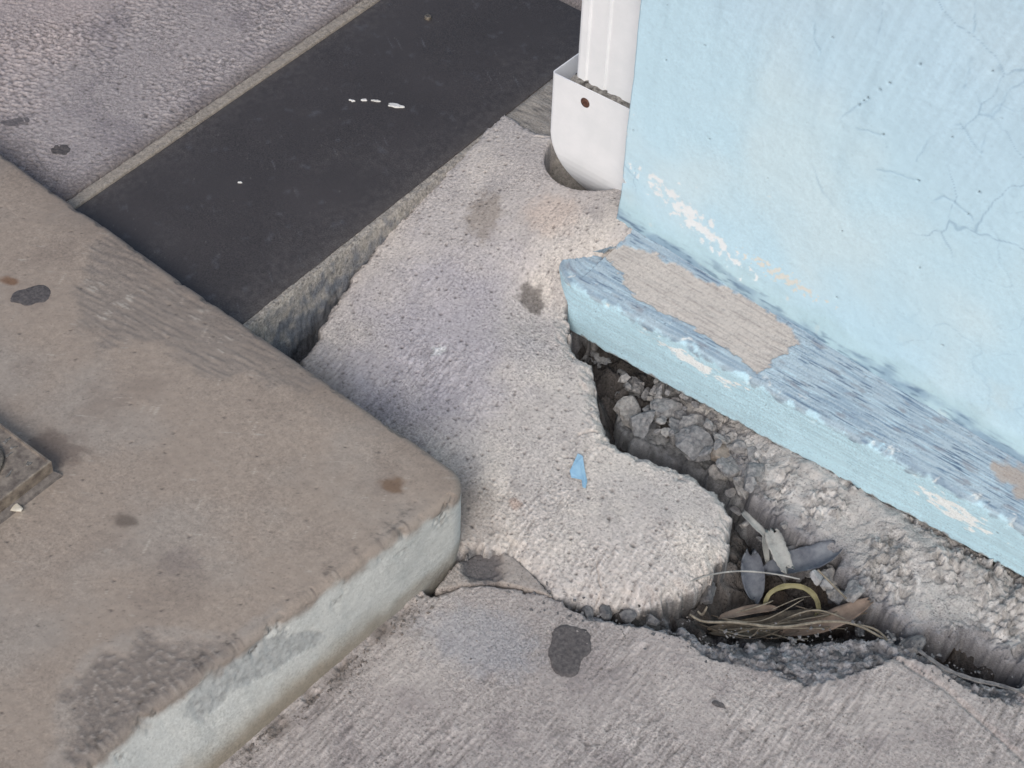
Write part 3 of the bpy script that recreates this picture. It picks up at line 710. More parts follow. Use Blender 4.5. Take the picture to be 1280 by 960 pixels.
def step_alb(X, Y, r1, r2, ch):
    a = lin((157, 144, 132)) * np.ones(X.shape + (1,))
    a = mixc(a, lin((156, 147, 138)), 0.8 * sst(-0.1, 0.4, fbm(X, Y, 6, 4, 191)))
    a = mixc(a, lin((138, 126, 116)), 0.6 * sst(0.0, 0.5, fbm(X, Y, 11, 5, 192)))
    sx, sy = rot(X, Y, 35)
    a = mixc(a, lin((176, 168, 158)), 0.7 * sst(0.42, 0.62, fbm(sx * 22, sy * 150, 1, 3, 193)))
    bx, by = rot(X, Y, 8)
    n1 = fbm(bx * 24, by * 210, 1, 5, 185)
    a = mixc(a, mixc(lin((132, 124, 117)) * np.ones(X.shape + (1,)), lin((192, 186, 176)), 0.8 * sst(0.0, 0.3, fbm(X, Y, 18, 3, 199)) * sst(0.14, 0.40, n1 + 0.3 * fbm(X, Y, 25, 2, 216))), 0.70 * r1)
    n2 = fbm(X, Y, 150, 4, 186)
    a = mixc(a, mixc(lin((116, 109, 104)) * np.ones(X.shape + (1,)), lin((168, 161, 154)), 0.8 * sst(0.05, 0.5, n2)), 0.72 * r2)
    halo = sst(-0.018, -0.004, poly_sd(X, Y, ROUGH2) + 0.015 * fbm(X, Y, 34, 4, 184)) * (1 - r2)
    a = mixc(a, lin((160, 152, 144)), 0.55 * halo)
    a = mixc(a, lin((88, 82, 77)), 0.8 * ch * sst(-0.05, 0.25, fbm(X, Y, 170, 3, 194)) + 0.15 * ch)
    a = mixc(a, lin((66, 62, 62)), 0.85 * pits(X, Y, 42, 187, 0.22, 0.10))
    a = a * (1 + 0.16 * fbm(X, Y, 90, 4, 204))[..., None]
    a = mixc(a, lin((92, 84, 78)), 0.6 * pits(X, Y, 120, 198, 0.15, 0.16))
    qx, qy = rot(X, Y, -62)
    a = mixc(a, lin((186, 176, 164)), 0.6 * sst(0.45, 0.62, fbm(qx * 16, qy * 190, 1, 3, 197)))
    for c, rx, ry, col, am, sd in (((-0.0645, -0.0521), 0.020, 0.016, (112, 88, 68), 0.75, 1), ((-0.6644, -0.1373), 0.016, 0.010, (116, 84, 60), 0.8, 2), ((-0.2573, -0.2879), 0.022, 0.012, (104, 94, 86), 0.8, 3), ((-0.6193, -0.1364), 0.034, 0.028, (128, 116, 108), 0.5, 4), ((-0.1685, -0.2828), 0.030, 0.024, (128, 118, 113), 0.5, 5), ((-0.3981, -0.2724), 0.05, 0.035, (104, 90, 82), 0.6, 6)):
        a = mixc(a, lin(col), am * sst(0.0, 0.6, blob(X, Y, *c, rx, ry, 20, 195 + sd, 0.5, 70)))
    edge = sst(0.06, 0.0, 0.014 - Y + 0.02 * fbm(X, Y, 20, 3, 203))
    a = mixc(a, lin((118, 108, 100)), 0.45 * edge)
    return a
at = step_alb(XT, YT, r1, r2, ch)
grid_obj("tread", np.stack([XT, YT, zt], -1), at, M['tread'], step)
# riser strip: rounded arris, then the painted face, swept along the outer edge of the tread
bi = [(i, len(pb) - 1) for i in range(len(pa))] + [(len(pa) - 1, j) for j in range(len(pb) - 2, -1, -1)]
BI = np.array(bi); EX, EY, EZ = XT[BI[:, 0], BI[:, 1]], YT[BI[:, 0], BI[:, 1]], zt[BI[:, 0], BI[:, 1]]
tx, ty = np.gradient(EX), np.gradient(EY); ll = np.hypot(tx, ty) + 1e-12
nx, ny = -ty / ll, tx / ll
sgn = np.sign(nx[-1]) if nx[-1] != 0 else 1
nx, ny = nx * sgn, ny * sgn
arc = np.linspace(0, np.pi / 2, 10)
dn = np.linspace(0, 1, 80)[1:]
rows = []
EXo, EYo = EX + nx * ER, EY + ny * ER
bat = (-0.001 + 0.016 * np.clip(EYo, -0.6, 0)) - xe(EYo)
Svals = np.cumsum(np.hypot(np.gradient(EX), np.gradient(EY)))
ZS_ = Z_STEP + 0.0030 * fbm(EX, EY, 4, 3, 181)
for a_ in arc:
    k = a_ / (np.pi / 2)
    rows.append((EX + nx * ER * np.sin(a_), EY + ny * ER * np.sin(a_), EZ * (1 - k) + ZS_ * k - ER * (1 - np.cos(a_)), 0 * EX + k * 0.12))
zb = ZS_ - ER
for t_ in dn:
    k = 1 - (1 - t_) ** 1.35
    rows.append((EXo + np.clip(nx, 0, 1) * bat * k, EYo, zb + (-0.03 - zb) * t_, 0.12 + 0.88 * t_ + 0 * EX))
RX, RY, RZ, RT = [np.stack([r_[i] for r_ in rows], 0) for i in range(4)]
SS = np.repeat(Svals[None, :], len(rows), 0)
AL = np.cumsum(np.concatenate([np.zeros((1, RX.shape[1])), np.sqrt(np.diff(RX, axis=0) ** 2 + np.diff(RY, axis=0) ** 2 + np.diff(RZ, axis=0) ** 2)], 0), 0)
chip = sst(0.10, 0.35, fbm(SS, AL, 34, 4, 205) - 0.3 * (RT - 0.15)) * sst(0.0, 0.03, RT) * sst(0.40, 0.12, RT)
dsp = 0.0008 * fbm(SS, AL, 60, 4, 206) * np.clip(RT / 0.1, 0, 1) - chip * (0.0022 + 0.0030 * facets(SS, AL, 150, 215)[0])
expo_poly = [(-0.2139, 0.0631), (-0.2274, 0.0543), (-0.2934, 0.066), (-0.3388, 0.0776), (-0.3823, 0.0767), (-0.4036, 0.0943), (-0.3826, 0.1193), (-0.3428, 0.1244), (-0.2976, 0.1208), (-0.2527, 0.1016)]
ex = poly_sd(RY, RZ, expo_poly) + 0.012 * fbm(RY * 0.5, RZ, 60, 4, 207)
ex = sst(-0.001, 0.004, ex + 0.006 * fbm(SS, AL, 140, 3, 219)) * (np.repeat(nx[None, :], len(rows), 0) > 0.5)
dsp = dsp - 0.0014 * ex * (0.6 + fbm(SS, RZ, 160, 3, 208))
NX, NY = np.repeat(nx[None, :], len(rows), 0), np.repeat(ny[None, :], len(rows), 0)
al = lin((190, 191, 187)) * np.ones(RX.shape + (1,))
al = mixc(al, lin((176, 178, 175)), sst(-0.1, 0.5, fbm(SS, RZ, 14, 4, 209)))
wx, wy = rot(SS, RZ, 4)
al = al * (1 + 0.10 * fbm(wx * 18, wy * 120, 1, 3, 213))[..., None]
al = mixc(al, mixc(lin((152, 154, 154)) * np.ones(RX.shape + (1,)), lin((126, 128, 128)), sst(0.0, 0.3, fbm(SS, RZ, 90, 3, 208))), 0.65 * ex)
al = mixc(al, lin((146, 134, 116)), 0.75 * sst(0.055, 0.012, RZ + 0.016 * fbm(SS, RZ, 22, 4, 210)) * sst(-0.05, -0.25, RY))
al = mixc(al, lin((128, 118, 104)), 0.6 * sst(0.03, 0.006, RZ + 0.012 * fbm(SS, RZ, 30, 4, 214)))
al = mixc(al, lin((138, 128, 120)), sst(0.18, 0.08, RT + 0.10 * fbm(SS, AL, 30, 4, 211)))
al = mixc(al, lin((96, 90, 84)), 0.8 * chip * sst(-0.1, 0.3, fbm(SS, AL, 170, 3, 212)))
w0 = np.clip(RT / 0.12, 0, 1)[..., None]
al = al * w0 + np.repeat(at[BI[:, 0], BI[:, 1]][None], len(rows), 0) * (1 - w0)
grid_obj("riser", np.stack([RX + NX * dsp, RY + NY * dsp, RZ], -1), al, M['tread'], step)

# ================================================================== BLUE WALL WITH PLINTH
WY = 0.490
wall = empty("blue_wall", (0.4, WY + 0.5, 0))
tag(wall, "light blue painted masonry wall with projecting worn plinth", "wall")
XC = -0.1505
def lx(y): return y
zz = axis(0.06, 0.72, 0.0018, 0.06, 3.2); xx = axis(XC, 0.62, 0.0018, XC, 9)
BEV = 0.004
Xw, Zw = np.meshgrid(xx, zz, indexing='ij')
zbase = 0.128 - 0.038 * np.clip(Xw + 0.15, 0, 0.65)
cr = np.abs(fbm(Xw + 0.02 * fbm(Xw, Zw, 12, 3, 220), Zw, 9, 3, 221))
crk = sst(0.018, 0.0, cr) * sst(0.0, 0.25, fbm(Xw, Zw, 3.2, 2, 222) + 0.5 * sst(0.05, 0.35, Xw) - 0.25)
sx, sz = rot(Xw, Zw, -14)
drag = fbm(sx * 120, sz * 9, 1, 3, 223) * sst(0.33, 0.60, Zw + 0.08 * fbm(Xw, Zw, 6, 2, 224))
dispw = 0.0022 * fbm(Xw, Zw, 5, 3, 225) + 0.0003 * fbm(Xw, Zw, 120, 3, 226) + 0.0005 * drag - 0.0002 * crk + 0.0004 * fbm(Xw, Zw, 60, 3, 219)
flare = 0.006 * sst(0.05, 0.0, Zw - zbase + 0.02 * fbm(Xw, Zw, 10, 3, 227)) ** 1.6
dispw = dispw + flare
wpits = pits(Xw, Zw, 26, 228, 0.10, 0.045)
PITL = [(0.1726, 0.5074), (0.1815, 0.5205), (0.1613, 0.4908), (0.1533, 0.4768), (0.209, 0.5592), (0.1893, 0.4546), (0.2433, 0.4181), (0.3124, 0.4419)]
for (a_, b_) in PITL: wpits = np.maximum(wpits, np.clip(1.3 - np.hypot(Xw - a_, (Zw - b_)) / 0.0015, 0, 1))
dispw = dispw - 0.003 * wpits
CRL = [[(0.1726, 0.5074), (0.1533, 0.4768), (0.1346, 0.4479), (0.1613, 0.4462), (0.1903, 0.4551), (0.1971, 0.4395)], [(0.3191, 0.594), (0.3089, 0.5688), (0.2969, 0.5254), (0.3003, 0.4908), (0.2695, 0.5119), (0.2468, 0.4889), (0.234, 0.4428)], [(0.1927, 0.4057), (0.2157, 0.414), (0.2433, 0.4181)], [(0.2674, 0.4039), (0.2764, 0.4151), (0.3026, 0.4107), (0.3235, 0.3961)], [(0.0751, 0.5568), (0.0828, 0.5344), (0.0953, 0.5139)], [(0.2476, 0.6554), (0.258, 0.6031), (0.2622, 0.5551)], [(-0.1508, 0.2212), (-0.1296, 0.2097), (-0.1157, 0.2039)]]
cl = np.full(Xw.shape, 9.0)
for p in CRL: cl = np.minimum(cl, line_d(Xw + 0.004 * fbm(Xw, Zw, 50, 3, 229), Zw + 0.004 * fbm(Xw, Zw, 50, 3, 230), p))
cln = np.clip(1 - cl / 0.0017, 0, 1) * sst(-0.35, 0.1, fbm(Xw, Zw, 45, 2, 218))
dispw = dispw - 0.0006 * cln + 0.00015 * np.exp(-(cl / 0.006) ** 2)
aw = lin((197, 227, 241)) * np.ones(Xw.shape + (1,))
aw = mixc(aw, lin((206, 229, 238)), sst(-0.2, 0.4, fbm(Xw, Zw, 5, 3, 231)))
aw = mixc(aw, lin((188, 214, 232)), 0.6 * sst(0.35, 0.60, Zw + 0.1 * fbm(Xw, Zw, 5, 3, 232)))
aw = mixc(aw, lin((134, 168, 194)), 0.22 * crk + 0.45 * cln)
aw = aw * (1 + 0.10 * drag + 0.03 * fbm(Xw, Zw, 40, 4, 216))[..., None]
wf, wr_, we = worley(Xw + 0.02 * fbm(Xw, Zw, 16, 3, 208), Zw + 0.02 * fbm(Xw, Zw, 16, 3, 209), 9, 210)
web = sst(0.022, 0.0, we) * sst(-0.05, 0.3, fbm(Xw, Zw, 7, 3, 211) + 0.6 * sst(-0.02, 0.30, Xw) * sst(0.20, 0.42, Zw) - 0.35)
aw = mixc(aw, lin((138, 170, 194)), 0.55 * web)
stn = sst(0.1, 0.6, fbm(Xw * 30, Zw * 3, 1, 4, 214)) * sst(0.15, 0.6, Zw)
aw = mixc(aw, lin((170, 196, 210)), 0.35 * stn)
aw = mixc(aw, lin((200, 212, 212)), 0.5 * sst(0.1, 0.6, fbm(Xw, Zw, 11, 5, 213)) * sst(0.30, 0.12, Zw))
aw = mixc(aw, lin((58, 64, 76)), 0.9 * wpits)
aw = mixc(aw, lin((236, 238, 236)), 0.9 * sst(0.62, 0.72, fbm(Xw, Zw, 38, 4, 233) + 0.25 * sst(0.10, 0.0, Zw - zbase)))
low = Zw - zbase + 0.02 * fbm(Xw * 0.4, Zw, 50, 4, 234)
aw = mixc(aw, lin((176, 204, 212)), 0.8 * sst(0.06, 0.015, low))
smear = sst(0.0, 0.5, blob(Xw, Zw, *(-0.0367, 0.1945), 0.075, 0.016, -20, 235, 2.2, 90))
aw = mixc(aw, lin((240, 243, 244)), 0.9 * smear)
bare = sst(0.0, 0.5, blob(Xw, Zw, *(0.1081, 0.18), 0.042, 0.009, -3, 236, 2.4, 130))
aw = mixc(aw, lin((230, 224, 212)), 0.8 * bare)
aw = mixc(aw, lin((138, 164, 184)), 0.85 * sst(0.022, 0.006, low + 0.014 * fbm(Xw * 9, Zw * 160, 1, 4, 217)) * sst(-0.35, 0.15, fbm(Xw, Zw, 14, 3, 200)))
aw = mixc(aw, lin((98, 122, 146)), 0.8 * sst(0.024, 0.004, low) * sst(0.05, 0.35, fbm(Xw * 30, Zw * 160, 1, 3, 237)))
FW = np.stack([Xw, WY - dispw, Zw], -1)
lean = 0.0                                                  # the arris is nicked where the plaster has chipped
nick = 0.005 * sst(0.25, 0.5, fbm(Zw, Zw * 0 + 1.7, 34, 4, 238)) + 0.002 * fbm(Zw, Zw * 0, 12, 3, 239) 
near = sst(0.02, 0.0, Xw - XC)
FW[..., 0] += nick * near
aw = mixc(aw, lin((238, 240, 238)), sst(0.004, 0.0, Xw - XC) * sst(0.15, 0.45, fbm(Zw, Zw * 0 + 1.7, 34, 4, 238)))
# return face of the corner, joined to the same sheet
ret = []
reta = []
for k_, dy in enumerate((2.6, 1.2, 0.5, 0.2, 0.08, 0.03, 0.008, 0.002)):
    c = FW[0].copy(); c[:, 0] = FW[0, :, 0] + (0.0 if k_ < 7 else -0.0) - 0.0015 * min(1, dy / 0.004) * 0; c[:, 1] = FW[0, :, 1] + dy
    ret.append(c); reta.append(aw[0])
FWa = np.concatenate([np.stack(ret, 0), FW], 0); awa = np.concatenate([np.stack(reta, 0), aw], 0)
grid_obj("plaster", FWa, awa, M['paint'], wall)
# plinth: path around its rounded end, then along the front
def yf(x): return 0.377 + 0.052 * (x + 0.165)
XE, PR = -0.190, 0.055
sxs = axis(XE + PR, 0.62, 0.0018, XE + PR, 9)
an = np.linspace(np.pi, 1.5 * np.pi, 30)[:-1]
yb_ = yf(XE + PR) + PR
side = np.linspace(0.60, yb_, 60)[:-1]
PX = np.concatenate([np.full(len(side), XE), XE + PR + PR * np.cos(an), sxs])
PY = np.concatenate([side, yb_ + PR * np.sin(an) + 0.0, yf(sxs)])
# matching inner line, under the wall face
IX = np.concatenate([np.full(len(side), XC + 0.02), XC + 0.02 + np.linspace(0, 0.012, len(an)), np.maximum(sxs, XC + 0.032 + np.linspace(0, 0.0, len(sxs)))])
IY = np.concatenate([side, np.linspace(yb_, WY + 0.015, len(an)), np.full(len(sxs), WY + 0.015)])
IY[:len(side)] = np.maximum(side, WY + 0.015)
tp = np.linspace(0, 1, 78)
ZIN = np.where(np.arange(len(PX)) < len(side) + len(an), 0.112, 0.138 - 0.038 * np.clip(PX + 0.15, 0, 0.65))
ns_ = len(PX)
tx, ty = np.gradient(PX), np.gradient(PY); ll = np.hypot(tx, ty) + 1e-12
nx, ny = ty / ll, -tx / ll
sg = np.cumsum(ll)
rows = []
RE = 0.009
for t_ in tp:
    rows.append((IX + (PX - nx * RE - IX) * t_, IY + (PY - ny * RE - IY) * t_, ZIN - (ZIN - Z_PLINTH) * t_ ** 0.9, 0 * PX + t_))
for a_ in np.linspace(0, np.pi / 2, 7)[1:]:
    rows.append((PX - nx * RE * (1 - np.sin(a_)), PY - ny * RE * (1 - np.sin(a_)), 0 * PX + Z_PLINTH - RE * (1 - np.cos(a_)), 0 * PX + 1 + 0.1 * a_ / 1.571))
for t_ in np.linspace(0, 1, 56)[1:]:
    zbm = -0.002 + 0.020 * np.clip(PX, 0, 0.6)
    rows.append((PX, PY, (Z_PLINTH - RE) + (zbm - (Z_PLINTH - RE)) * t_, 0 * PX + 1.1 + t_))
for t_ in np.linspace(0, 1, 14)[1:]:
    rows.append((PX - nx * 0.05 * t_, PY - ny * 0.05 * t_, zbm - 0.004 * t_, 0 * PX + 2.2 + t_))
AX, AY, AZ, AT = [np.stack([r_[i] for r_ in rows], 0) for i in range(4)]
SG = np.repeat(sg[None, :], len(rows), 0)
NX, NY = np.repeat(nx[None, :], len(rows), 0), np.repeat(ny[None, :], len(rows), 0)
istop = sst(1.06, 0.99, AT); isfront = 1 - istop
# streaky wear along the wall
TV = np.where(AT <= 1, AT * 0.11, 0.11 + (AT - 1) * 0.085)
strk = fbm(SG * 7, TV * 260, 1, 5, 241)
strk2 = fbm(SG * 22, TV * 480, 1, 4, 242)
BARE = [(p[0], p[1]) for p in [(-0.1416, 0.4413, 0.118), (-0.1215, 0.4555, 0.122), (-0.0907, 0.4681, 0.125), (-0.0467, 0.4719, 0.125), (0.0027, 0.4763, 0.124), (0.0568, 0.4823, 0.121), (0.1132, 0.4834, 0.118), (0.1404, 0.48, 0.117), (0.1598, 0.4645, 0.113), (0.1494, 0.436, 0.106), (0.1417, 0.4052, 0.1), (0.1098, 0.4109, 0.098), (0.0655, 0.4118, 0.096), (0.0186, 0.4145, 0.096), (-0.024, 0.4102, 0.096), (-0.0551, 0.4072, 0.097), (-0.0805, 0.4169, 0.103), (-0.0984, 0.429, 0.108), (-0.1197, 0.4315, 0.112)]]
bd = poly_sd(AX, AY, BARE) + 0.010 * fbm(AX, AY, 45, 5, 243) + 0.005 * fbm(SG * 30, TV * 200, 1, 3, 240)
bare = sst(-0.0005, 0.0012, bd) * istop
BARE2 = [(0.4403, 0.4614), (0.4523, 0.4834), (0.4827, 0.4822), (0.5096, 0.45), (0.4872, 0.443), (0.4577, 0.449)]
bare2 = sst(-0.002, 0.008, poly_sd(AX, AY, BARE2) + 0.014 * fbm(AX, AY, 60, 4, 244)) * istop
dz = 0.0016 * fbm(AX, AY, 20, 3, 245) * istop + istop * (0.0008 * strk + 0.0004 * strk2) - 0.0022 * bare + bare * (0.0006 * fbm(SG * 16, TV * 430, 1, 4, 246) + 0.0006 * fbm(SG, TV, 210, 4, 250))
dn_ = isfront * (0.0022 * fbm(SG, AZ, 16, 3, 247) + 0.0004 * strk)
chips_e = sst(0.22, 0.42, fbm(SG, TV, 60, 4, 248)) * np.exp(-((AT - 1.05) / 0.10) ** 2)
dn_ = dn_ - 0.0022 * chips_e; dz = dz - 0.0016 * chips_e * istop
bot = sst(2.02, 2.12, AT)
AZ = AZ + dz + bot * 0.005 * fbm(SG, TV * 0, 40, 4, 249)
AX = AX + NX * dn_; AY = AY + NY * dn_
ap = lin((166, 183, 193)) * np.ones(AX.shape + (1,))
ap = mixc(ap, lin((138, 158, 174)), sst(-0.3, 0.4, strk + 0.5 * fbm(AX, AY, 8, 3, 251)))
ap = mixc(ap, lin((98, 122, 146)), 0.8 * sst(0.10, 0.45, strk2 + 0.4 * fbm(AX, AY, 14, 3, 252)) * sst(0.05, 0.2, AX))
ap = mixc(ap, lin((178, 204, 216)), 0.7 * sst(0.15, 0.45, -strk2 - 0.3 * strk))
ap = mixc(ap, lin((134, 138, 146)), 0.7 * sst(0.15, 0.45, fbm(SG * 30, TV * 90, 1, 4, 259)) * istop)
ap = mixc(ap, lin((78, 98, 122)), 0.75 * sst(0.30, 0.5, strk2 + 0.5 * fbm(SG * 12, TV * 60, 1, 3, 260)) * istop)
bc = mixc(lin((188, 182, 176)) * np.ones(AX.shape + (1,)), lin((138, 132, 130)), 0.55 * sst(-0.1, 0.5, fbm(SG * 16, TV * 430, 1, 4, 246)) + 0.4 * sst(0.0, 0.5, fbm(SG, TV, 210, 4, 250)))
bc = mixc(bc, lin((186, 180, 170)), 0.4 * sst(0.1, -0.35, AX + 0.05) * 1.0)
ap = mixc(ap, bc, bare); ap = mixc(ap, lin((170, 156, 144)), 0.8 * bare2)
fr = lin((190, 222, 234)) * np.ones(AX.shape + (1,))
fr = mixc(fr, lin((184, 213, 224)), sst(-0.2, 0.3, strk))
fr = mixc(fr, lin((148, 180, 198)), 0.5 * sst(0.35, 0.6, fbm(SG * 50, TV * 300, 1, 3, 253)))
FCH = [(0.0607, 0.3887, 0.0652), (0.4361, 0.4083, 0.0554), (-0.1019, 0.3803, 0.1011), (0.1065, 0.3911, 0.0469)]
for k_, (c_, rx_, rz_) in enumerate(((FCH[0], 0.060, 0.008), (FCH[1], 0.045, 0.014), (FCH[2], 0.020, 0.007))):
    fr = mixc(fr, lin((238, 240, 238)), 0.9 * sst(0.0, 0.3, blob(AX, AZ * 1.0, c_[0], c_[2], rx_, rz_, -3, 255 + k_, 0.4, 110) + 1.6 * fbm(AX * 40, AZ * 150, 1, 4, 261 + k_)))
ap = mixc(ap, fr, sst(1.06, 1.10, AT + 0.16 * fbm(SG * 0.6, TV, 60, 4, 254)))
ap = mixc(ap, lin((228, 230, 226)), 0.9 * chips_e * sst(-0.1, 0.2, fbm(SG, TV, 150, 2, 256)))
pp = pits(SG, TV, 34, 257, 0.16, 0.06)
ap = mixc(ap, lin((84, 96, 110)), 0.85 * pp)
ap = mixc(ap, lin((146, 142, 140)), sst(2.06, 2.12, AT + 0.10 * fbm(SG, TV * 0, 60, 3, 258)))
grid_obj("plinth", np.stack([AX, AY, AZ], -1), ap, M['plinth_paint'], wall, flip=True)

# ================================================================== DOWNSPOUT
ds = empty("downspout", (-0.20, 0.56, 0.1))
tag(ds, "white metal downspout fixed beside the blue wall corner", "downspout")
PYF = 0.546
XL_, XR_ = (-0.279, 0.546, 0.2696)[0], (-0.1896, 0.546, 0.3143)[0] + 0.012
DEP = 0.062
def rect_sec(x0, x1, y0, y1, r=0.006, grooves=(), n=4, gd=0.0028):
    pts = []
    for (cx, cy, a0) in ((x1 - r, y0 + r, -90), (x1 - r, y1 - r, 0), (x0 + r, y1 - r, 90), (x0 + r, y0 + r, 180)):
        for k in range(n + 1):
            a = math.radians(a0 + 90 * k / n); pts.append((cx + r * math.cos(a), cy + r * math.sin(a)))
    for g in grooves:                                   # pressed vertical ribs in the front face
        for dx, dd in ((-0.0045, 0), (-0.0025, gd), (0.0025, gd), (0.0045, 0)): pts.append((g + dx, y0 + dd))
    return pts
def loft(name, secs, mat, parent, thick=0.0016, caps=False):
    n = len(secs[0]); V = []; F = []
    for s in secs: V += s
    for i in range(len(secs) - 1):
        for j in range(n):
            F.append((i * n + j, i * n + (j + 1) % n, (i + 1) * n + (j + 1) % n, (i + 1) * n + j))
    o = py_obj(name, V, F, mat, parent)
    md = o.modifiers.new("thickness", 'SOLIDIFY'); md.thickness = thick; md.offset = -1
    return o
sec = rect_sec(XL_, XR_, PYF, PYF + DEP, 0.005, (XL_ + 0.018, XL_ + 0.050))
tilt = 0.0
zt_, zb_ = 2.6, 0.215
o = loft("pipe", [[(x, y, zt_) for x, y in sec], [(x, y, 1.2) for x, y in sec], [(x, y, zb_) for x, y in sec]], M['pipe'], ds)
# outlet shoe, wider than the pipe, its left side sweeping in as it enters the hole
SX0, SX1 = (-0.311, 0.536, 0.2618)[0], (-0.1847, 0.536, 0.2491)[0] + 0.010
SY0, SY1 = 0.536, 0.615
ZT = (-0.3111, 0.536, 0.2644)[2]
ZM = (-0.3086, 0.536, 0.1622)[2]
secs = []
for k in range(15):
    if k == 0: zc_, x0 = ZT, SX0
    else:
        t = (k - 1) / 13; zc_ = ZM + (0.03 - ZM) * t
        x0 = SX0 + 0.085 * (t ** 1.55)
    tuck = 0.0 if k == 0 else 0.085 * max(0.0, ((k - 1) / 13) - 0.15) ** 2.0
    r_ = rect_sec(x0, SX1, SY0 + tuck, SY1, 0.0035)
    secs.append([(x, y, zc_ + (0.004 * (x - SX0) / 0.1 if k == 0 else 0)) for x, y in r_])
shoe = loft("outlet_shoe", secs, M['pipe'], ds, 0.0018)
shoe.data.polygons.foreach_set("use_smooth", [False] * len(shoe.data.polygons))
SCR = (-0.2531, 0.535, 0.2435)
def disc_y(name, c, r, h, mat, parent, n=20):
    V = []; F = []
    prof_ = ((r, 0.0), (r, -h * 0.6), (r * 0.75, -h), (r * 0.35, -h), (r * 0.3, -h * 0.6))
    for (q, yy) in prof_:
        for i in range(n):
            a = 2 * math.pi * i / n; V.append((c[0] + q * math.cos(a), c[1] + yy, c[2] + q * math.sin(a)))
    V.append((c[0], c[1] - h * 0.55, c[2]))
    for k in range(4):
        for i in range(n): F.append((k * n + i, k * n + (i + 1) % n, (k + 1) * n + (i + 1) % n, (k + 1) * n + i))
    for i in range(n): F.append((4 * n + i, 4 * n + (i + 1) % n, len(V) - 1))
    return py_obj(name, V, F, mat, parent, True)
disc_y("screw", (SCR[0], 0.5362, SCR[2]), 0.0075, 0.004, M['rust'], ds)
# black sealant and dirt crust where the pipe enters the shoe
V = []; F = []; NS = 70; rr = random.Random(5)
top_z = lambda x: ZT + 0.004 * (x - SX0) / 0.1
for i in range(NS):
    x = XL_ - 0.004 + (XR_ - XL_ + 0.004) * i / (NS - 1)
    h1 = 0.001 + 0.0035 * max(0, float(perlin(np.array([i * 0.14]), np.array([0.7]), 5)[0]) + 0.15) 
    V += [(x, SY0 + 0.001, top_z(x) - 0.004), (x, SY0 + 0.003, top_z(x) + 0.001), (x, PYF - 0.0012, top_z(x) + h1), (x, PYF + 0.004, top_z(x) + h1 + 0.001), (x, PYF + 0.004, top_z(x) - 0.006)]
for i in range(NS - 1):
    for j in range(4): F.append((i * 5 + j, i * 5 + 5 + j, i * 5 + 6 + j, i * 5 + 1 + j))
o = py_obj("sealant", V, F, M['pipe_dirt'], ds, True); o["label"] = "grimy black sealant along the joint"

# ================================================================== METAL PLATE ON THE STEP
pt = (-0.3647, -0.2983, 0.158)
fl = empty("floor_plate", (pt[0] - 0.06, pt[1] - 0.06, Z_STEP))
tag(fl, "tarnished square brass plate bedded in mortar on the step", "metal plate")
ang = math.radians(2)
def pl(x, y, z):
    ca, sa = math.cos(ang), math.sin(ang); return (pt[0] + ca * x - sa * y, pt[1] + sa * x + ca * y, z)
S = 0.13
def box_loops(name, loops, mat, parent):
    V = []; F = []
    for (i0, z) in loops:
        for (sx_, sy_) in ((-S + i0, -S + i0), (-i0, -S + i0), (-i0, -i0), (-S + i0, -i0)): V.append(pl(sx_, sy_, z))
    for k in range(len(loops) - 1):
        for j in range(4): F.append((k * 4 + j, k * 4 + (j + 1) % 4, (k + 1) * 4 + (j + 1) % 4, (k + 1) * 4 + j))
    b = (len(loops) - 1) * 4; F.append((b, b + 1, b + 2, b + 3))
    return py_obj(name, V, F, mat, parent)
box_loops("mortar_bed", [(-0.006, Z_STEP - 0.004), (-0.004, Z_STEP + 0.003), (0.001, Z_STEP + 0.008), (0.004, Z_STEP + 0.009)], M['mortar'], fl)
box_loops("plate", [(0.0015, Z_STEP + 0.004), (0.0, 0.1565), (0.001, 0.158), (0.003, 0.158), (0.0036, 0.1565), (0.005, 0.156)], M['brass'], fl)
cc = Vector(pl(-0.068, -0.062, 0.1562))
ringp = [cc + Vector((0.036 * math.cos(t), 0.036 * math.sin(t), 0.003)) for t in np.linspace(0, 2 * math.pi, 41)]
tube("ring", ringp, 0.0028, M['wire'], fl, 8, False)
for k in range(4):
    coil = [cc + Vector(((0.029 - 0.006 * k) * math.cos(t), (0.029 - 0.006 * k) * math.sin(t), 0.003 + 0.002 * k + 0.002 * math.sin(3 * t))) for t in np.linspace(0.4 * k, 0.4 * k + 5.6, 36)]
    tube("wire_coil", coil, 0.0019, M['wire'], fl, 6, False)
for k in range(16):
    q = pl(-rnd.uniform(0.01, 0.12), -rnd.uniform(0.008, 0.12), 0.156)
    flat_blot("dirt_spot", q, rnd.uniform(0.002, 0.006), rnd.uniform(0.0015, 0.003), rnd.uniform(0, 3), M['pipe_dirt'], 400 + k, fl, 0.0008, 14, 0.4)

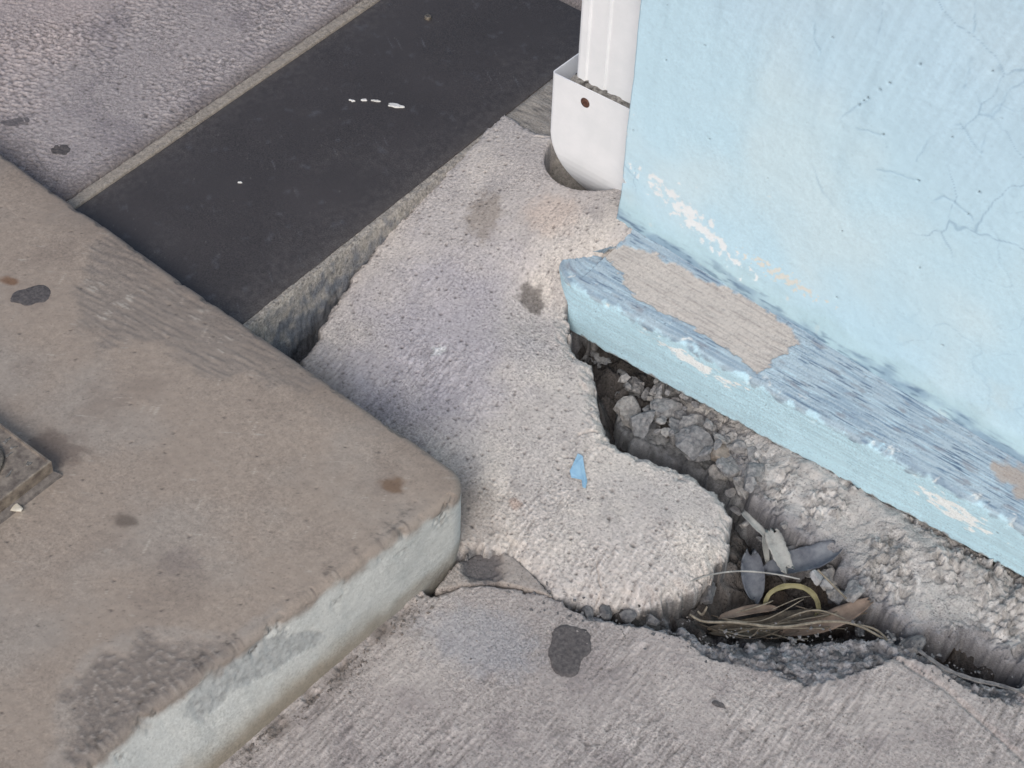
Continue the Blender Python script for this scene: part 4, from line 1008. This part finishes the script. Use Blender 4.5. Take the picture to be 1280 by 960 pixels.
# ================================================================== SPOTS, CHIPS AND PEBBLES
def ztread(x, y): return float(step_top(np.array([[x]]), np.array([[y]]))[0][0, 0])
c = (-0.3581, -0.3574)
o = stone("pebble", (*c, Z_STEP + 0.004), 0.0125, 51, M['pebble_white'], (1.05, 0.62, 0.42), 0.2)
o.rotation_euler = (0, 0, 0.75); tag(o, "flat cream pebble on the step beside the brass plate", "pebble")
spots = [("U", (-0.6205, -0.1355), 0.0265, 0.0185, 0.75, ztread(*(-0.6205, -0.1355)) + 0.0012, "round dark flattened gum spot on the step near the rust stain", 11, 'gum'),
         ("U", (-0.8756, 0.101), 0.0165, 0.0115, 0.6, Z_REAR + 0.0034, "small dark gum spot on the rear pavement near the step edge", 12, 'gum'),
         ("U", (-0.9747, 0.0965), 0.019, 0.011, 0.95, Z_REAR + 0.0034, "faint grey gum spot near the left end of the rear pavement", 13, 'gum2'),
         ("U", (0.1825, -0.022), 0.0285, 0.0330, 0.5, 0.0022, "large dark gum patch on the front pavement below the crack", 14, 'gum'),
         ("U", (0.3566, 0.0326), 0.0075, 0.0045, 0.2, 0.0018, "tiny black gum speck on the front pavement", 15, 'gum')]
M['gum2'] = plain_mat("grey_spot", (96, 92, 94), (116, 111, 112), 220, 0.85, 0.6, 0.0008)
def gum(c, rx, ry, ang, mat, seed, zfun, h=0.0009, n=56):
    """old flattened gum: follows the surface it is trodden into, ragged rim, blotchy top"""
    rr = np.random.RandomState(seed); ks = np.linspace(1.0, 0.04, 12); t = np.linspace(0, 2 * np.pi, n, endpoint=False)
    out = 1 + 0.20 * sum(rr.uniform(0.3, 1) / (j + 1) * np.sin((j + 2) * t + rr.uniform(0, 6.28)) for j in range(6)) + 0.06 * fbm(np.cos(t), np.sin(t), 5, 3, seed)
    xs = np.outer(ks, rx * out * np.cos(t)); ys = np.outer(ks, ry * out * np.sin(t))
    ca, sa = math.cos(ang), math.sin(ang); X_ = c[0] + ca * xs - sa * ys; Y_ = c[1] + sa * xs + ca * ys
    Z_ = zfun(X_, Y_); Z_ = Z_ * 0.6 + Z_.mean() * 0.4 + h * (0.8 + 0.9 * fbm(X_, Y_, 160, 3, seed)); Z_[0] -= 0.003
    V = np.stack([X_, Y_, Z_], -1).reshape(-1, 3).tolist(); F = []
    for k in range(11):
        for i in range(n): F.append((k * n + i, k * n + (i + 1) % n, (k + 1) * n + (i + 1) % n, (k + 1) * n + i))
    F.append(tuple(range(11 * n, 12 * n)))
    return py_obj("gum_spot", V, F, mat, None, True)
for _, c, rx, ry, an_, z_, lab, sd_, mt in spots:
    zf_ = (lambda a_, b_: step_top(a_, b_)[0]) if ' step ' in lab and 'pavement' not in lab else (lambda a_, b_: rear_top(a_, b_, 1 + 0 * a_)) if 'rear' in lab else (lambda a_, b_: pave_top(a_, b_, 1 + 0 * a_))
    tag(gum(c, rx, ry, an_, M[mt], sd_, zf_), lab, "gum spot", "gum spots on the concrete")
# blue paint flake on the slab
fp = [(0.0197, 0.196), (0.0276, 0.196), (0.0428, 0.1818), (0.0546, 0.1718), (0.0609, 0.1606), (0.0571, 0.1589), (0.0477, 0.1691), (0.0363, 0.1625), (0.0299, 0.1671)]
zf = [float(ZS(np.array([p[0]]), np.array([p[1]]))[0]) for p in fp]
n_ = len(fp); V = [(p[0], p[1], z_ + 0.0035 + 0.002 * math.sin(i * 1.7)) for i, (p, z_) in enumerate(zip(fp, zf))] + [(p[0], p[1], z_ + 0.0027 + 0.002 * math.sin(i * 1.7)) for i, (p, z_) in enumerate(zip(fp, zf))]
F = [tuple(range(n_))[::-1], tuple(range(n_, 2 * n_))] + [(i, (i + 1) % n_, n_ + (i + 1) % n_, n_ + i) for i in range(n_)]
tag(py_obj("paint_flake", V, F, M['chip_blue']), "small blue paint flake lying on the cracked slab", "paint flake")

# stones lodged in the cavity and the crack
STONES = [((0.1659, 0.0361, -0.012), 0.010, "dark stone at the left end of the crack above the gum patch"), ((0.1811, 0.0526, -0.014), 0.013, "second dark stone from the left in the crack above the gum patch"),
          ((0.204, 0.0651, -0.014), 0.011, "third dark stone from the left in the crack above the gum patch"), ((0.2278, 0.0816, -0.016), 0.013, "fourth dark stone from the left in the crack above the gum patch"),

          ((0.1425, 0.3501, -0.025), 0.017, "rounded tan stone lodged high in the gap under the plinth"),
          ((0.3392, 0.2736, -0.03), 0.011, "pale chip of stone at the hole rim above the yellow strap"),
          ((0.3547, 0.273, -0.03), 0.010, "smaller pale chip of stone right of the other at the hole rim"), ((0.4775, 0.2557, -0.02), 0.021, "broad grey stone at the right end of the straw-filled hole"),
          ((0.2494, 0.1725, -0.045), 0.018, "grey stone at the left end of the straw-filled hole")]
M['stone_tan'] = plain_mat("tan_stone", (120, 112, 104), (158, 148, 138), 110, 0.92, 0.9, 0.002)
M['stone_pale'] = plain_mat("pale_stone", (136, 136, 138), (172, 172, 172), 110, 0.92, 0.9, 0.002)
for k, (p, r_, lab) in enumerate(STONES):
    o = stone("rubble_stone", p, r_, 700 + k, M['stone_tan' if 'tan' in lab else 'stone_pale' if 'pale' in lab else 'stone'], (1.15, 0.9, 0.8), 0.5)
    tag(o, lab, "stone", "stones in the cavity")
JS = [(0.4921, 0.2456, 0.001), (0.5268, 0.2431, 0.003), (0.5587, 0.2513, 0.003), (0.5873, 0.2651, 0.003), (0.6211, 0.2781, 0.003)]
tag(ribbon("joint_strip", JS, 0.0042, M['stone'], 0.15, 0.003, (0, 0, 1), 30, 0.35, 77), "thin broken strip along the pavement edge at the right of the hole", "joint strip")

# dry leaves, splinters, strap and straw in the hole
def R3(name, pts, w, mat, lab, cat, sd_, grp=None, curl=0.2, up=(0, 0, 1)):
    o = ribbon(name, pts, w, mat, curl, 0.0009, up, 22, 0.10, sd_, None, name in ('dry_leaf', 'brown_blade')); tag(o, lab, cat, grp); return o
R3("wood_splinter", [(0.2621, 0.2854, -0.015), (0.2806, 0.274, -0.022), (0.3056, 0.2601, -0.03)], 0.024, M['leaf_pale'], "pale grey weathered splinter with a broken end in the hole", "splinter", 1, curl=0.12)
R3("bark_strip", [(0.2162, 0.2898, -0.02), (0.2486, 0.2817, -0.02), (0.2719, 0.2807, -0.025)], 0.010, M['leaf_pale'], "thin grey bark strip above the pale splinter", "bark", 2)
R3("dry_leaf", [(0.3394, 0.3253, -0.02), (0.3235, 0.2981, -0.03), (0.3022, 0.2804, -0.045), (0.2783, 0.257, -0.06)], 0.036, M['leaf_grey'], "blue-grey dry leaf reaching the rubble beside the pale splinter", "leaf", 3, curl=0.3)
R3("dry_leaf", [(0.2502, 0.2655, -0.05), (0.2696, 0.243, -0.06), (0.2903, 0.2234, -0.075)], 0.030, M['leaf_grey'], "dark grey dry leaf standing upright left of the yellow strap", "leaf", 4, curl=0.35)
R3("dry_leaf", [(0.2471, 0.2994, -0.045), (0.2613, 0.2834, -0.05), (0.2767, 0.2685, -0.06)], 0.008, M['leaf_pale'], "narrow grey leaf sliver left of the pale splinter", "leaf", 5)
R3("brown_blade", [(0.4095, 0.278, -0.018), (0.394, 0.2505, -0.03), (0.3738, 0.2243, -0.045), (0.3434, 0.1953, -0.06)], 0.026, M['leaf_brown'], "flat brown dead blade slanting across the right of the hole", "leaf", 6, curl=0.1)
R3("brown_blade", [(0.2787, 0.1566, -0.045), (0.3005, 0.1951, -0.05), (0.3218, 0.2211, -0.055)], 0.013, M['leaf_brown'], "narrow tan dead blade lying left of the yellow strap", "leaf", 7, curl=0.15)
R3("brown_blade", [(0.2791, 0.1422, -0.06), (0.3191, 0.1889, -0.065), (0.3587, 0.2345, -0.06), (0.385, 0.2445, -0.05)], 0.030, M['straw_dark'], "dark brown dead blade under the straw", "leaf", 8, curl=0.2)
R3("yellow_strap", [(0.3078, 0.212, -0.055), (0.3058, 0.2238, -0.042), (0.3151, 0.2398, -0.035), (0.3332, 0.2532, -0.034), (0.3501, 0.2561, -0.04), (0.362, 0.2505, -0.052), (0.3632, 0.2381, -0.065)], 0.007, M['strap'], "yellow-green strap curled into an arch in the hole", "strap", 9, curl=0.1, up=(0.3, -0.6, 0.5))
straws = [([(0.2576, 0.1162, -0.012), (0.2749, 0.1229, -0.018), (0.304, 0.1485, -0.02), (0.3462, 0.1815, -0.026), (0.3833, 0.2192, -0.02), (0.4152, 0.2394, -0.018), (0.4597, 0.2393, -0.01)], 0.0019, 'straw', "long pale straw running the length of the hole"),
          ([(0.2313, 0.1519, -0.008), (0.2446, 0.181, -0.012), (0.2666, 0.2102, -0.016), (0.2978, 0.2345, -0.018), (0.3279, 0.2517, -0.02)], 0.0012, 'leaf_pale', "thin white fibre arching across the top of the hole"),
          ([(0.3385, 0.2725, -0.012), (0.3619, 0.2703, -0.018), (0.3873, 0.2612, -0.014)], 0.0016, 'straw', "short straw poking from the rubble at upper right of the hole"),
          ([(0.4106, 0.2385, -0.02), (0.4324, 0.2468, -0.016), (0.4498, 0.2439, -0.012), (0.459, 0.2386, -0.01)], 0.0016, 'straw', "bent straw at the right tip of the hole"),
          ([(0.257, 0.137, -0.03), (0.2641, 0.1371, -0.03), (0.2641, 0.1454, -0.022)], 0.0017, 'straw', "hooked straw stub at the left end of the hole")]
for pts, r_, mt, lab in straws:
    tag(tube("straw", smooth_path(pts, 24), r_, M[mt]), lab, "straw", "straws in the hole")
TANGLE = [[(0.2662, 0.1499, -0.05), (0.3167, 0.1644, -0.04), (0.3516, 0.205, -0.045)], [(0.2822, 0.1442, -0.05), (0.3119, 0.1889, -0.04), (0.3483, 0.228, -0.045)], [(0.2733, 0.1653, -0.05), (0.3191, 0.1695, -0.04), (0.353, 0.1942, -0.045)], [(0.2929, 0.1459, -0.05), (0.3336, 0.1957, -0.04), (0.3787, 0.2438, -0.045)], [(0.2783, 0.1788, -0.05), (0.3321, 0.1823, -0.04), (0.3689, 0.214, -0.045)], [(0.2994, 0.1621, -0.05), (0.3556, 0.1975, -0.04), (0.3996, 0.256, -0.045)], [(0.3126, 0.1601, -0.05), (0.3349, 0.2113, -0.04), (0.3656, 0.2553, -0.045)], [(0.3044, 0.1893, -0.05), (0.3473, 0.1881, -0.04), (0.3763, 0.2115, -0.045)], [(0.3217, 0.1726, -0.05), (0.3555, 0.2065, -0.04), (0.3922, 0.2405, -0.045)], [(0.3144, 0.192, -0.05), (0.3313, 0.2257, -0.04), (0.3524, 0.2578, -0.045)], [(0.3334, 0.1813, -0.05), (0.3613, 0.2063, -0.04), (0.3799, 0.251, -0.045)], [(0.3344, 0.1972, -0.05), (0.3729, 0.2285, -0.04), (0.4168, 0.2559, -0.045)], [(0.3518, 0.1973, -0.05), (0.3791, 0.2188, -0.04), (0.396, 0.2619, -0.045)], [(0.2739, 0.1475, -0.05), (0.3095, 0.1536, -0.04), (0.3358, 0.1762, -0.045)], [(0.3504, 0.2173, -0.05), (0.3846, 0.2508, -0.04), (0.4232, 0.2826, -0.045)], [(0.283, 0.16, -0.05), (0.2975, 0.197, -0.04), (0.3187, 0.2284, -0.045)]]
for k, pts in enumerate(TANGLE):
    pts = [(a_ + rnd.uniform(-0.012, 0.012), b_ + rnd.uniform(-0.012, 0.012), c_ + rnd.uniform(-0.012, 0.016)) for a_, b_, c_ in pts]
    tag(tube("straw", smooth_path(pts, 18), 0.0006 + 0.0006 * rnd.random(), M['straw' if k % 2 else 'straw_dark']), "thin dry straw tangled in the bottom of the hole", "straw", "tangled straws in the hole")

# loose grit and crumbs along the cracks and the foot of the riser
def grit(name, spots_, mat, seed):
    rr = np.random.RandomState(seed); V = []; F = []
    base = np.array([(1, 0, 0), (-1, 0, 0), (0, 1, 0), (0, -1, 0), (0, 0, 1), (0, 0, -1)], float)
    fc = [(0, 2, 4), (2, 1, 4), (1, 3, 4), (3, 0, 4), (2, 0, 5), (1, 2, 5), (3, 1, 5), (0, 3, 5)]
    for (x, y, z, r_) in spots_:
        k = len(V); q = base * r_ * rr.uniform(0.5, 1.2, (6, 3)) + rr.normal(0, r_ * 0.25, (6, 3)); an_ = rr.uniform(0, 6.28)
        c_, s_ = math.cos(an_), math.sin(an_)
        for a_ in q: V.append((x + c_ * a_[0] - s_ * a_[1], y + s_ * a_[0] + c_ * a_[1], z + a_[2] * 0.7))
        F += [tuple(k + i for i in f_) for f_ in fc]
    return tag(py_obj(name, V, F, mat), kind='stuff')
rg = np.random.RandomState(3); G1 = []; G2 = []
for i in range(420):                                          # foot of the riser
    y = -rg.uniform(0.03, 0.50); x = 0.004 + abs(rg.normal(0, 0.010)) - 0.01 * (y < -0.3)
    if fbm(np.array([y]), np.array([0.3]), 14, 2, 9)[0] > -0.1 or rg.rand() < 0.25: G1.append((x, y, 0.0005, 0.0008 + 0.0022 * rg.rand() ** 3))
for i in range(520):                                          # broken pavement lip
    k = rg.randint(3, len(FRONT_EDGE) - 1); t = rg.rand(); a_, b_ = FRONT_EDGE[k], FRONT_EDGE[k + 1]
    x = a_[0] + (b_[0] - a_[0]) * t + rg.normal(0, 0.014); y = a_[1] + (b_[1] - a_[1]) * t + rg.normal(0, 0.014) - 0.008
    z = float(pave_top(np.array([x]), np.array([y]), np.array([0.03]))[0])
    G2.append((x, y, z, 0.0008 + 0.0026 * rg.rand() ** 3))
for i in range(260):                                          # a thin scatter over the pavement and the slab
    x, y = rg.uniform(0.05, 0.6), rg.uniform(-0.3, 0.12)
    G1.append((x, y, float(pave_top(np.array([x]), np.array([y]), np.array([0.03]))[0]), 0.0006 + 0.0014 * rg.rand() ** 3))
grit("riser_crumbs", G1, M['mortar'], 4)
grit("crack_grit", G2, M['stone'], 5)
